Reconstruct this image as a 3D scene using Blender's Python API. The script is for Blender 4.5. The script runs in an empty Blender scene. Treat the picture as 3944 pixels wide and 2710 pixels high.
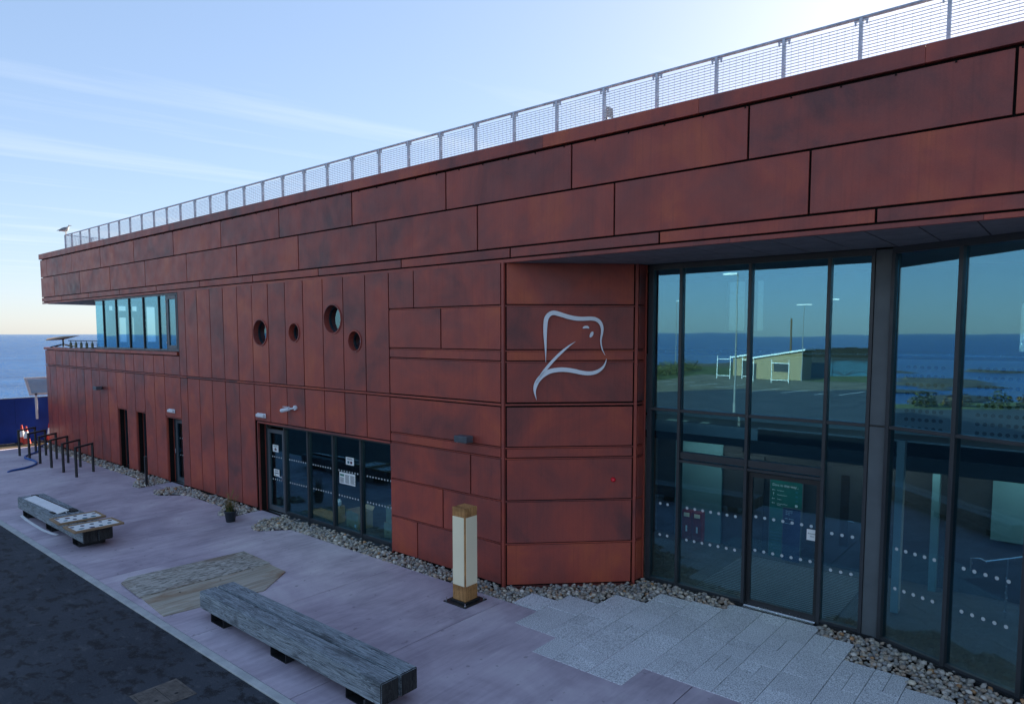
import bpy, bmesh, math, random
from mathutils import Vector, Matrix
R = math.radians
random.seed(7)
SC = bpy.context.scene
COL = SC.collection

# ------------------------------------------------------------------ camera
cam_d = bpy.data.cameras.new('camera'); cam = bpy.data.objects.new('camera', cam_d); COL.objects.link(cam)
yaw, pitch, roll = -0.70156, -0.07714, -0.00062
fw = Vector((math.sin(yaw)*math.cos(pitch), math.cos(yaw)*math.cos(pitch), math.sin(pitch)))
rt = Vector((math.cos(yaw), -math.sin(yaw), 0)); up = rt.cross(fw)
rt2 = rt*math.cos(roll) + up*math.sin(roll); up2 = up*math.cos(roll) - rt*math.sin(roll)
m = Matrix((rt2, up2, -fw)).transposed().to_4x4(); m.translation = Vector((0, -9.557, 4.8))
cam.matrix_world = m
cam_d.sensor_width = 36; cam_d.lens = 2628.8/3944*36; cam_d.shift_y = (1488.8-1355)/3944
cam_d.clip_start = 0.1; cam_d.clip_end = 60000
SC.camera = cam

# ------------------------------------------------------------------ sky, sun, exposure
SUN_EL, SUN_AZ = R(23), R(-8)          # azimuth from +Y towards +X
EXPOSURE = 1.85
SKY_STRENGTH = 0.15
CIRRUS = 0.35
w = bpy.data.worlds.new('World'); SC.world = w; w.use_nodes = True
nt = w.node_tree; nt.nodes.clear()
def wn(t): return nt.nodes.new(t)
sky = wn('ShaderNodeTexSky'); sky.sky_type = 'NISHITA'; sky.sun_disc = False
sky.sun_elevation = SUN_EL; sky.sun_rotation = SUN_AZ; sky.altitude = 10
sky.air_density = 1.0; sky.dust_density = 0.4; sky.ozone_density = 3.5
tc = wn('ShaderNodeTexCoord')
# cirrus: streaks on a plane high above (direction divided by its height)
sep = wn('ShaderNodeSeparateXYZ'); nt.links.new(tc.outputs['Generated'], sep.inputs[0])
mx = wn('ShaderNodeMath'); mx.operation = 'MAXIMUM'; mx.inputs[1].default_value = 0.03; nt.links.new(sep.outputs['Z'], mx.inputs[0])
dv = wn('ShaderNodeVectorMath'); dv.operation = 'DIVIDE'; nt.links.new(tc.outputs['Generated'], dv.inputs[0])
cmb = wn('ShaderNodeCombineXYZ'); 
for i in range(3): nt.links.new(mx.outputs[0], cmb.inputs[i])
nt.links.new(cmb.outputs[0], dv.inputs[1])
mp = wn('ShaderNodeMapping'); mp.inputs['Scale'].default_value = (0.16, 1.3, 0.0); mp.inputs['Location'].default_value = (CIRRUS, 0.28, 0)
mr_ = wn('ShaderNodeMapping'); mr_.inputs['Rotation'].default_value = (0, 0, R(-76)); nt.links.new(dv.outputs[0], mr_.inputs['Vector']); nt.links.new(mr_.outputs[0], mp.inputs['Vector'])
nz = wn('ShaderNodeTexNoise'); nz.inputs['Scale'].default_value = 1.3; nz.inputs['Detail'].default_value = 7; nz.inputs['Roughness'].default_value = 0.55; nz.inputs['Distortion'].default_value = 0.4
nt.links.new(mp.outputs[0], nz.inputs['Vector'])
cr = wn('ShaderNodeValToRGB'); cr.color_ramp.elements[0].position = 0.53; cr.color_ramp.elements[1].position = 0.78
cr.color_ramp.elements[0].color = (0, 0, 0, 1); cr.color_ramp.elements[1].color = (1, 1, 1, 1)
nt.links.new(nz.outputs['Fac'], cr.inputs[0])
hz = wn('ShaderNodeMapRange'); hz.inputs['From Min'].default_value = 0.02; hz.inputs['From Max'].default_value = 0.12; nt.links.new(sep.outputs['Z'], hz.inputs['Value'])
cf = wn('ShaderNodeMath'); cf.operation = 'MULTIPLY'; nt.links.new(cr.outputs[0], cf.inputs[0]); nt.links.new(hz.outputs[0], cf.inputs[1])
cf2 = wn('ShaderNodeMath'); cf2.operation = 'MULTIPLY'; cf2.inputs[1].default_value = 0.32; nt.links.new(cf.outputs[0], cf2.inputs[0])
mixc = wn('ShaderNodeMix'); mixc.data_type = 'RGBA'; mixc.inputs['B'].default_value = (2.2, 2.3, 2.4, 1)
gm_ = wn('ShaderNodeGamma'); gm_.inputs['Gamma'].default_value = 0.46; nt.links.new(sky.outputs[0], gm_.inputs['Color'])   # softer contrast between sunward and far sky
hs_ = wn('ShaderNodeHueSaturation'); hs_.inputs['Saturation'].default_value = 1.22; hs_.inputs['Value'].default_value = 0.86; nt.links.new(gm_.outputs[0], hs_.inputs['Color'])
nt.links.new(cf2.outputs[0], mixc.inputs['Factor']); tn_ = wn('ShaderNodeMix'); tn_.data_type = 'RGBA'; tn_.blend_type = 'MULTIPLY'; tn_.inputs['Factor'].default_value = 1.0; tn_.inputs['B'].default_value = (0.90, 0.925, 1.04, 1)
nt.links.new(hs_.outputs[0], tn_.inputs['A']); nt.links.new(tn_.outputs['Result'], mixc.inputs['A'])
bg = wn('ShaderNodeBackground'); bg.inputs['Strength'].default_value = SKY_STRENGTH
nt.links.new(mixc.outputs['Result'], bg.inputs['Color'])
wo = wn('ShaderNodeOutputWorld'); nt.links.new(bg.outputs[0], wo.inputs['Surface'])

sd = bpy.data.lights.new('sun', 'SUN'); sd.energy = 4.6; sd.angle = R(0.53); sd.color = (1.0, 0.87, 0.70)
so = bpy.data.objects.new('sun', sd); COL.objects.link(so)
sv = Vector((math.sin(SUN_AZ)*math.cos(SUN_EL), math.cos(SUN_AZ)*math.cos(SUN_EL), math.sin(SUN_EL)))
so.rotation_euler = sv.to_track_quat('Z', 'Y').to_euler(); so.location = (-20, 30, 40)

vs = SC.view_settings; vs.view_transform = 'Standard'; vs.look = 'None'; vs.gamma = 1; vs.use_curve_mapping = False; vs.exposure = EXPOSURE
SC.render.engine = 'CYCLES'; SC.cycles.use_denoising = True
SC.cycles.max_bounces = 10; SC.cycles.transparent_max_bounces = 24; SC.cycles.glossy_bounces = 5; SC.cycles.diffuse_bounces = 4
SC.cycles.caustics_reflective = False; SC.cycles.caustics_refractive = False; SC.cycles.sample_clamp_indirect = 6

# ------------------------------------------------------------------ materials
MATS = {}
class NB:
    def __init__(s, name):
        s.m = bpy.data.materials.new(name); s.m.use_nodes = True; s.t = s.m.node_tree; s.n = s.t.nodes; s.l = s.t.links
        s.b = s.n['Principled BSDF']; s.out = s.n['Material Output']; MATS[name] = s.m
    def new(s, t, **k):
        n = s.n.new(t)
        for a, v in k.items():
            if a in n.inputs: n.inputs[a].default_value = v
            else: setattr(n, a, v)
        return n
    def link(s, a, b): s.l.new(a, b)
    def coords(s, scale=(1,1,1), rot=(0,0,0), rnd=0.0, obj=False):
        if obj: src = s.new('ShaderNodeTexCoord').outputs['Object']
        else: src = s.new('ShaderNodeNewGeometry').outputs['Position']
        if rnd:
            oi = s.new('ShaderNodeObjectInfo'); mu = s.new('ShaderNodeMath', operation='MULTIPLY'); mu.inputs[1].default_value = rnd
            s.link(oi.outputs['Random'], mu.inputs[0]); ad = s.new('ShaderNodeVectorMath', operation='ADD')
            s.link(src, ad.inputs[0]); s.link(mu.outputs[0], ad.inputs[1]); src = ad.outputs[0]
        mp = s.new('ShaderNodeMapping'); mp.inputs['Scale'].default_value = scale; mp.inputs['Rotation'].default_value = rot
        s.link(src, mp.inputs['Vector']); return mp.outputs[0]
    def noise(s, vec, scale, detail=4, rough=0.55, dist=0.0):
        n = s.new('ShaderNodeTexNoise'); n.inputs['Scale'].default_value = scale; n.inputs['Detail'].default_value = detail
        n.inputs['Roughness'].default_value = rough; n.inputs['Distortion'].default_value = dist; s.link(vec, n.inputs['Vector']); return n.outputs['Fac']
    def ramp(s, fac, stops):
        r = s.new('ShaderNodeValToRGB'); e = r.color_ramp.elements
        while len(e) < len(stops): e.new(0.5)
        for i, (p, c) in enumerate(stops):
            e[i].position = p; e[i].color = (*(c if hasattr(c, '__len__') else (c, c, c)), 1)
        s.link(fac, r.inputs[0]); return r.outputs[0]
    def mix(s, fac, a, b, mode='MIX'):
        n = s.new('ShaderNodeMix', data_type='RGBA', blend_type=mode)
        for sock, v in ((n.inputs['Factor'], fac), (n.inputs['A'], a), (n.inputs['B'], b)):
            if isinstance(v, bpy.types.NodeSocket): s.link(v, sock)
            elif hasattr(v, '__len__'): sock.default_value = (*v, 1)
            else: sock.default_value = v
        return n.outputs['Result']
    def math(s, op, a, b=0.0):
        n = s.new('ShaderNodeMath', operation=op)
        for i, v in enumerate((a, b)):
            if isinstance(v, bpy.types.NodeSocket): s.link(v, n.inputs[i])
            else: n.inputs[i].default_value = v
        return n.outputs[0]
    def bump(s, h, strength=0.3, dist=0.01):
        n = s.new('ShaderNodeBump'); n.inputs['Strength'].default_value = strength; n.inputs['Distance'].default_value = dist
        s.link(h, n.inputs['Height']); s.link(n.outputs[0], s.b.inputs['Normal']); return n
    def set(s, col=None, rough=None, spec=None, metal=None):
        for k, v in (('Base Color', col), ('Roughness', rough), ('Specular IOR Level', spec), ('Metallic', metal)):
            if v is None: continue
            if isinstance(v, bpy.types.NodeSocket): s.link(v, s.b.inputs[k])
            elif hasattr(v, '__len__'): s.b.inputs[k].default_value = (*v, 1)
            else: s.b.inputs[k].default_value = v
        return s.m
    def rnd(s): return s.new('ShaderNodeObjectInfo').outputs['Random']

def simple(name, col, rough=0.5, spec=0.5, metal=0.0, var=0.18, scale=6.0, bump=0.0):
    n = NB(name); v = n.coords(obj=True)
    f = n.noise(v, scale, 4)
    lo = tuple(c*(1-var) for c in col); hi = tuple(min(1, c*(1+var)) for c in col)
    n.set(n.ramp(f, [(0.3, lo), (0.7, hi)]), n.ramp(n.noise(v, scale*2.3, 3), [(0.3, max(0.02, rough-0.08)), (0.7, min(1, rough+0.08))]), spec, metal)
    if bump: n.bump(n.noise(v, scale*8, 3), bump, 0.01)
    return n.m

def corten(name, dark=1.0, panel=True):
    n = NB(name)
    v = n.coords(rnd=37.0)
    vs_ = n.coords(scale=(3.2, 3.2, 0.45), rnd=37.0)
    big = n.noise(v, 1.0, 5, 0.58, 0.5)
    strk = n.noise(vs_, 1.0, 5, 0.6)
    f = n.math('ADD', n.math('MULTIPLY', big, 0.92), n.math('MULTIPLY', strk, 0.18))
    f = n.math('ADD', f, n.math('MULTIPLY', n.math('SUBTRACT', n.rnd(), 0.5), 0.20))
    f = n.math('ADD', n.math('MULTIPLY', n.math('SUBTRACT', f, 0.55), 0.98), 0.51)
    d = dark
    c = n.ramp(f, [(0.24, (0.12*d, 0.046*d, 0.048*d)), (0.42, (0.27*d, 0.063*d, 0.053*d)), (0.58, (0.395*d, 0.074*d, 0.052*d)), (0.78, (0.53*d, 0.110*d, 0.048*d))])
    fine = n.noise(v, 55, 3, 0.7)
    c = n.mix(0.10, c, n.ramp(fine, [(0.3, (0.02, 0.01, 0.01)), (0.75, (0.45, 0.16, 0.08))]))
    run = n.noise(n.coords(scale=(26, 26, 0.5), rnd=53.0), 1.0, 4, 0.55)
    c = n.mix(n.ramp(run, [(0.52, 0.0), (0.72, 0.20)]), c, (0.11, 0.035, 0.03))
    # pale scuffs and runs
    sc_ = n.noise(n.coords(scale=(14, 14, 1.6), rnd=91.0), 1.0, 3, 0.5, 0.8)
    c = n.mix(n.ramp(sc_, [(0.76, 0.0), (0.83, 0.25)]), c, (0.42, 0.25, 0.2))
    n.set(c, n.ramp(n.noise(v, 3.1, 4), [(0.3, 0.34), (0.7, 0.50)]), 0.36)
    h = n.math('ADD', n.math('MULTIPLY', n.noise(v, 0.9, 2), 6.0), n.math('MULTIPLY', fine, 0.05))
    n.bump(h, 0.35, 0.01)
    return n.m
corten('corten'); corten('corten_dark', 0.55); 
simple('joint_dark', (0.012, 0.009, 0.008), 0.8, 0.2)

n = NB('concrete')   # brushed pinkish concrete
v = n.coords(scale=(7, 0.8, 1), rnd=13.0); v2 = n.coords(rnd=5.0)
f = n.math('ADD', n.math('MULTIPLY', n.noise(v, 1.2, 6, 0.62, 0.6), 0.30), n.math('MULTIPLY', n.noise(v2, 0.6, 6, 0.62, 0.5), 0.75))
f = n.math('ADD', f, n.math('MULTIPLY', n.math('SUBTRACT', n.rnd(), 0.5), 0.16))
c = n.ramp(f, [(0.38, (0.37, 0.31, 0.365)), (0.53, (0.53, 0.455, 0.515)), (0.68, (0.66, 0.60, 0.63))])
spot = n.noise(v2, 7, 2, 0.4)
c = n.mix(n.ramp(spot, [(0.70, 0.0), (0.74, 0.5)]), c, (0.16, 0.14, 0.15))
stn = n.noise(n.coords(scale=(1.2, 0.5, 1)), 0.9, 7, 0.7, 0.3)
c = n.mix(n.ramp(stn, [(0.54, 0.0), (0.66, 0.35)]), c, (0.26, 0.22, 0.27))
n.set(c, n.ramp(n.noise(v2, 1.3, 4), [(0.3, 0.5), (0.7, 0.8)]), 0.4)
n.bump(n.noise(n.coords(scale=(60, 2.5, 60)), 1.0, 4, 0.7), 0.4, 0.012)

n = NB('kerb_concrete'); v = n.coords()
n.set(n.ramp(n.noise(v, 3, 6, 0.65), [(0.3, (0.36, 0.38, 0.38)), (0.7, (0.55, 0.56, 0.54))]), 0.8, 0.3); n.bump(n.noise(v, 40, 4), 0.3, 0.01)

n = NB('asphalt'); v = n.coords()
base = n.ramp(n.noise(v, 0.45, 5, 0.6), [(0.3, (0.034, 0.041, 0.052)), (0.7, (0.060, 0.069, 0.083))])
pat = n.noise(n.coords(scale=(1.8, 2.8, 1)), 1.5, 9, 0.68, 0.25)
c = n.mix(n.ramp(pat, [(0.50, 0.0), (0.60, 0.8)]), base, (0.008, 0.009, 0.011))
pat2 = n.noise(n.coords(scale=(2.2, 3.5, 1), rot=(0, 0, 1)), 1.2, 9, 0.68, 0.2)
c = n.mix(n.ramp(pat2, [(0.57, 0.0), (0.68, 0.45)]), c, (0.13, 0.135, 0.14))
grit = n.noise(v, 60, 3, 0.6)
c = n.mix(n.ramp(grit, [(0.58, 0.0), (0.70, 0.5)]), c, (0.16, 0.15, 0.14))
n.set(c, n.ramp(pat, [(0.45, 0.8), (0.62, 0.7)]), 0.15); n.bump(n.noise(v, 70, 5, 0.7), 0.6, 0.012)

n = NB('granite'); v = n.coords(rnd=21.0)
sp = n.noise(v, 62, 2.5, 0.75); 
c = n.ramp(sp, [(0.38, (0.26, 0.275, 0.29)), (0.47, (0.60, 0.62, 0.64)), (0.60, (0.90, 0.92, 0.93))])
br = n.math('ADD', 0.94, n.math('MULTIPLY', n.rnd(), 0.12))
big = n.ramp(n.noise(v, 1.1, 4), [(0.3, 0.88), (0.7, 1.06)])
c = n.mix(1.0, n.mix(1.0, c, br, 'MULTIPLY'), big, 'MULTIPLY')
n.set(c, 0.7, 0.4); n.bump(sp, 0.25, 0.006)

n = NB('pebble'); at = n.new('ShaderNodeAttribute', attribute_name='tint'); v = n.coords()
c = n.mix(0.35, at.outputs['Color'], n.ramp(n.noise(v, 45, 3), [(0.3, (0.1, 0.1, 0.1)), (0.7, (0.6, 0.58, 0.55))]), 'OVERLAY')
n.set(c, 0.62, 0.4); n.bump(n.noise(v, 120, 3), 0.2, 0.004)
simple('soil', (0.07, 0.06, 0.05), 0.95, 0.1, var=0.4, scale=9, bump=0.5)

def timber(name, c0, c1, c2, axis='x', gscale=1.0, stain=(0.03, 0.03, 0.03), stain_amt=0.6, rough=0.75):
    n = NB(name)
    sc3 = {'x': (0.35, 7, 7), 'z': (9, 9, 0.4), 'y': (7, 0.35, 7)}[axis]
    v = n.coords(scale=tuple(a*gscale for a in sc3), rnd=17.0, obj=True)
    wv = n.noise(v, 1.6, 3, 0.5, 1.6)
    rings = n.math('FRACT', n.math('MULTIPLY', wv, 9.0))
    g = n.math('ADD', n.math('MULTIPLY', rings, 0.45), n.math('MULTIPLY', n.noise(v, 4.5, 6, 0.65), 0.55))
    c = n.ramp(g, [(0.25, c0), (0.48, c1), (0.75, c2)])
    st = n.noise(n.coords(obj=True, rnd=9.0, scale=(1.3, 2.5, 2.5)), 1.4, 6, 0.65, 0.5)
    c = n.mix(n.ramp(st, [(0.50, 0.0), (0.70, stain_amt)]), c, stain)
    n.set(c, rough, 0.3); n.bump(g, 0.5, 0.008)
timber('weathered_timber', (0.06, 0.072, 0.08), (0.22, 0.26, 0.285), (0.40, 0.45, 0.48))
timber('bench_end', (0.010, 0.010, 0.010), (0.022, 0.022, 0.021), (0.05, 0.05, 0.048), 'z', stain=(0.16, 0.16, 0.15), stain_amt=0.18)
timber('oak', (0.28, 0.125, 0.04), (0.52, 0.25, 0.085), (0.66, 0.36, 0.14), 'z', stain=(0.16, 0.065, 0.02), stain_amt=0.65)
timber('frame_wood', (0.22, 0.14, 0.075), (0.33, 0.22, 0.125), (0.42, 0.29, 0.17), 'y', stain=(0.2, 0.12, 0.06), stain_amt=0.3)
n = NB('osb'); v = n.coords(scale=(2.2, 1, 1), rot=(0, 0, 0.3))
vo = n.new('ShaderNodeTexVoronoi'); vo.inputs['Scale'].default_value = 13; vo.inputs['Randomness'].default_value = 1; n.link(n.coords(scale=(2.6, 0.8, 1)), vo.inputs['Vector'])
fl = n.math('ADD', n.math('MULTIPLY', vo.outputs['Color'], 0.5), n.math('MULTIPLY', n.noise(n.coords(scale=(10, 1.6, 1), rot=(0, 0, 0.2)), 1.6, 6, 0.7, 1.2), 0.6))
c = n.ramp(fl, [(0.30, (0.13, 0.125, 0.105)), (0.50, (0.36, 0.34, 0.29)), (0.76, (0.58, 0.55, 0.49))])
st = n.noise(n.coords(scale=(1.4, 0.6, 1)), 1.1, 4, 0.6)
c = n.mix(n.ramp(st, [(0.50, 0.0), (0.68, 0.6)]), c, (0.20, 0.125, 0.065)); n.set(c, 0.85, 0.2); n.bump(fl, 0.4, 0.01)
n = NB('plywood')
g = n.noise(n.coords(scale=(7, 0.35, 1), rnd=4.0), 1.3, 6, 0.6, 1.2)
c = n.ramp(g, [(0.28, (0.28, 0.245, 0.185)), (0.5, (0.44, 0.40, 0.32)), (0.75, (0.58, 0.54, 0.45))])
st = n.noise(n.coords(scale=(2.2, 0.7, 1)), 0.9, 5, 0.6, 0.4)
c = n.mix(n.ramp(st, [(0.50, 0.0), (0.66, 0.75)]), c, (0.26, 0.14, 0.06)); n.set(c, 0.8, 0.25); n.bump(g, 0.3, 0.006)

simple('black_steel', (0.016, 0.018, 0.020), 0.42, 0.5, var=0.3, scale=9)
simple('frame_grey', (0.030, 0.036, 0.042), 0.38, 0.5, var=0.12, scale=3)
simple('frame_light', (0.085, 0.10, 0.112), 0.4, 0.5, var=0.1, scale=3)
simple('pillar_grey', (0.085, 0.105, 0.115), 0.45, 0.5, var=0.2, scale=1.6)
simple('galvanised', (0.46, 0.50, 0.56), 0.42, 0.5, 0.3, var=0.25, scale=12)
simple('bright_metal', (0.62, 0.64, 0.66), 0.22, 0.5, 1.0, var=0.1)
simple('logo_metal', (0.86, 0.88, 0.90), 0.45, 0.5, 0.0, var=0.03, scale=2)
simple('soffit_grey', (0.24, 0.245, 0.255), 0.75, 0.3, var=0.14, scale=3.5)
simple('white_plastic', (0.74, 0.77, 0.80), 0.35, 0.5, var=0.05)
simple('white_paint', (0.72, 0.73, 0.74), 0.5, 0.4, var=0.08)
simple('lamp_grey', (0.075, 0.09, 0.105), 0.4, 0.5, var=0.15)
simple('red_plastic', (0.80, 0.015, 0.03), 0.18, 0.6, var=0.05)
simple('cone_red', (0.52, 0.035, 0.012), 0.5, 0.5, var=0.15)
simple('rubber', (0.02, 0.02, 0.02), 0.7, 0.3)
simple('hose_blue', (0.012, 0.10, 0.36), 0.4, 0.5, var=0.15)
simple('hoarding_blue', (0.008, 0.045, 0.27), 0.55, 0.4, var=0.3, scale=0.8)
simple('cream_panel', (0.98, 0.85, 0.58), 0.55, 0.4, var=0.04, scale=1.5)
simple('cardboard', (0.46, 0.32, 0.19), 0.8, 0.2, var=0.15)
simple('interior_white', (0.36, 0.39, 0.39), 0.8, 0.2, var=0.05, scale=1)
simple('interior_teal', (0.10, 0.20, 0.215), 0.8, 0.2, var=0.08, scale=1)
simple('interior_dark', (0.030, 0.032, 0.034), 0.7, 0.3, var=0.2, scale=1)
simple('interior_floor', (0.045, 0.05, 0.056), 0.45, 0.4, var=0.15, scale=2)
simple('sign_green', (0.010, 0.115, 0.095), 0.45, 0.4, var=0.25, scale=2)
simple('sign_navy', (0.012, 0.022, 0.085), 0.45, 0.4, var=0.25, scale=2)
simple('red_cabinet', (0.20, 0.012, 0.015), 0.4, 0.5)
simple('paper', (0.78, 0.80, 0.77), 0.7, 0.3, var=0.03)
simple('print_dark', (0.035, 0.05, 0.06), 0.7, 0.3)
simple('print_teal', (0.03, 0.17, 0.21), 0.6, 0.3)
simple('print_maroon', (0.08, 0.015, 0.03), 0.6, 0.3)
simple('print_navy', (0.015, 0.03, 0.09), 0.6, 0.3)
simple('print_green', (0.05, 0.22, 0.17), 0.6, 0.3)
simple('dot_white', (0.46, 0.52, 0.53), 0.6, 0.3, var=0.03)
simple('pot_plastic', (0.020, 0.028, 0.034), 0.4, 0.5)
simple('grass_dry', (0.26, 0.17, 0.075), 0.8, 0.2, var=0.35, scale=20)
simple('grass_green', (0.055, 0.095, 0.030), 0.7, 0.3, var=0.4, scale=20)
simple('leaf_scrub', (0.10, 0.105, 0.035), 0.8, 0.2, var=0.5, scale=3)
simple('gull_white', (0.66, 0.64, 0.60), 0.7, 0.2, var=0.05)
simple('gull_grey', (0.26, 0.27, 0.29), 0.7, 0.2, var=0.08)
simple('gull_beak', (0.45, 0.26, 0.05), 0.5, 0.3)
simple('canopy_tan', (0.36, 0.24, 0.15), 0.7, 0.3, var=0.15)
simple('teal_post', (0.20, 0.22, 0.16), 0.6, 0.3, var=0.15)
simple('galv_dark', (0.10, 0.12, 0.14), 0.45, 0.5, 0.3)
simple('roof_membrane', (0.16, 0.16, 0.165), 0.8, 0.2)
simple('rock', (0.060, 0.055, 0.046), 0.85, 0.3, var=0.45, scale=1.2, bump=0.8)
simple('grass_ground', (0.085, 0.10, 0.038), 0.95, 0.1, var=0.4, scale=1.5, bump=0.6)
simple('gravel_ground', (0.11, 0.095, 0.075), 0.95, 0.1, var=0.5, scale=14, bump=0.8)
simple('render_tan', (0.27, 0.205, 0.12), 0.85, 0.2)
simple('fence_blue', (0.045, 0.13, 0.19), 0.7, 0.3, var=0.2)
simple('fence_dark', (0.03, 0.032, 0.03), 0.8, 0.2, var=0.3)
simple('louvre_grey', (0.22, 0.23, 0.24), 0.5, 0.4, var=0.1)
simple('pole_wood', (0.13, 0.085, 0.05), 0.85, 0.2)
simple('asphalt_sunlit', (0.15, 0.135, 0.10), 0.9, 0.1, var=0.3, scale=0.5)  # asphalt with the sunlight put into its colour
simple('lamp_column', (0.20, 0.21, 0.21), 0.5, 0.4, var=0.1)
simple('manhole_iron', (0.12, 0.105, 0.090), 0.6, 0.4, 0.2, var=0.4, scale=8)
simple('edge_timber', (0.17, 0.125, 0.075), 0.85, 0.2, var=0.3)

def glazing_mat(name, base, fk):
  n = NB(name)     # coated facade glass: part mirror, part see-through, faintly wavy
  tr = n.new('ShaderNodeBsdfTransparent'); tr.inputs['Color'].default_value = (0.70, 0.89, 0.94, 1)
  gl = n.new('ShaderNodeBsdfGlossy'); gl.inputs['Roughness'].default_value = 0.0; gl.inputs['Color'].default_value = (0.38, 0.79, 1.0, 1)
  lw = n.new('ShaderNodeLayerWeight'); lw.inputs['Blend'].default_value = 0.5; sch = n.math('ADD', n.math('MULTIPLY', n.math('POWER', lw.outputs['Facing'], 5.0), 0.96), 0.04)
  bp = n.new('ShaderNodeBump'); bp.inputs['Strength'].default_value = 0.05; bp.inputs['Distance'].default_value = 0.01
  n.link(n.noise(n.coords(rnd=11.0), 1.1, 1.5), bp.inputs['Height']); cxyz = n.new('ShaderNodeCombineXYZ'); rr_ = n.rnd()
  n.link(n.math('MULTIPLY', n.math('SUBTRACT', rr_, 0.5), 0.007), cxyz.inputs[0]); n.link(n.math('MULTIPLY', n.math('SUBTRACT', n.math('FRACT', n.math('MULTIPLY', rr_, 17.0)), 0.5), 0.006), cxyz.inputs[2])
  va = n.new('ShaderNodeVectorMath', operation='ADD'); n.link(bp.outputs[0], va.inputs[0]); n.link(cxyz.outputs[0], va.inputs[1]); vn = n.new('ShaderNodeVectorMath', operation='NORMALIZE'); n.link(va.outputs[0], vn.inputs[0])   # every pane sits a touch out of true
  n.link(vn.outputs[0], gl.inputs['Normal'])
  fac = n.math('MINIMUM', n.math('ADD', n.math('MULTIPLY', sch, fk), base), 0.95)
  ms = n.new('ShaderNodeMixShader'); n.link(fac, ms.inputs[0]); n.link(tr.outputs[0], ms.inputs[1]); n.link(gl.outputs[0], ms.inputs[2]); n.link(ms.outputs[0], n.out.inputs['Surface'])
glazing_mat('glass', 0.155, 1.5); glazing_mat('shop_glass', 0.045, 1.1)   # coated curtain wall, clearer low panes
n = NB('strip_and_fill_glow'); em_ = n.new('ShaderNodeEmission'); em_.inputs['Color'].default_value = (1.0, 0.97, 0.92, 1); em_.inputs['Strength'].default_value = 8.5; n.link(em_.outputs[0], n.out.inputs['Surface'])  # glow of the visible strip and of the added fill strips
n = NB('rear_glass')
tr = n.new('ShaderNodeBsdfTransparent'); tr.inputs['Color'].default_value = (0.22, 0.30, 0.32, 1); gl = n.new('ShaderNodeBsdfGlossy'); gl.inputs['Roughness'].default_value = 0.02
ms = n.new('ShaderNodeMixShader'); ms.inputs[0].default_value = 0.08; n.link(tr.outputs[0], ms.inputs[1]); n.link(gl.outputs[0], ms.inputs[2]); n.link(ms.outputs[0], n.out.inputs['Surface'])
n = NB('sea')
v = n.coords()
w1 = n.noise(n.coords(scale=(1, 0.45, 1), rot=(0, 0, R(35))), 0.045, 4, 0.6); w2 = n.noise(n.coords(scale=(1, 0.4, 1), rot=(0, 0, R(25))), 0.35, 6, 0.65)
foam = n.ramp(n.noise(n.coords(scale=(0.35, 1.6, 1), rot=(0, 0, R(52))), 0.03, 7, 0.65, 0.5), [(0.68, 0.0), (0.73, 0.5)])
c = n.mix(foam, n.ramp(w1, [(0.3, (0.003, 0.055, 0.19)), (0.7, (0.008, 0.095, 0.29))]), (0.55, 0.6, 0.62))
n.set(c, 0.6, 0.0)
hgt = n.math('ADD', n.math('MULTIPLY', w1, 2.2), n.math('ADD', n.math('MULTIPLY', w2, 0.95), n.math('MULTIPLY', n.noise(n.coords(scale=(1, 0.5, 1), rot=(0, 0, R(40))), 1.3, 4, 0.6), 0.22))); bm0 = n.bump(hgt, 1.0, 1.0)
gl = n.new('ShaderNodeBsdfGlossy'); gl.inputs['Roughness'].default_value = 0.16; n.link(bm0.outputs[0], gl.inputs['Normal'])
fr = n.new('ShaderNodeFresnel'); fr.inputs['IOR'].default_value = 1.33; n.link(bm0.outputs[0], fr.inputs['Normal'])
ms = n.new('ShaderNodeMixShader'); n.link(n.math('MINIMUM', fr.outputs[0], 0.70), ms.inputs[0]); n.link(n.b.outputs[0], ms.inputs[1]); n.link(gl.outputs[0], ms.inputs[2]); n.link(ms.outputs[0], n.out.inputs['Surface'])

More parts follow.
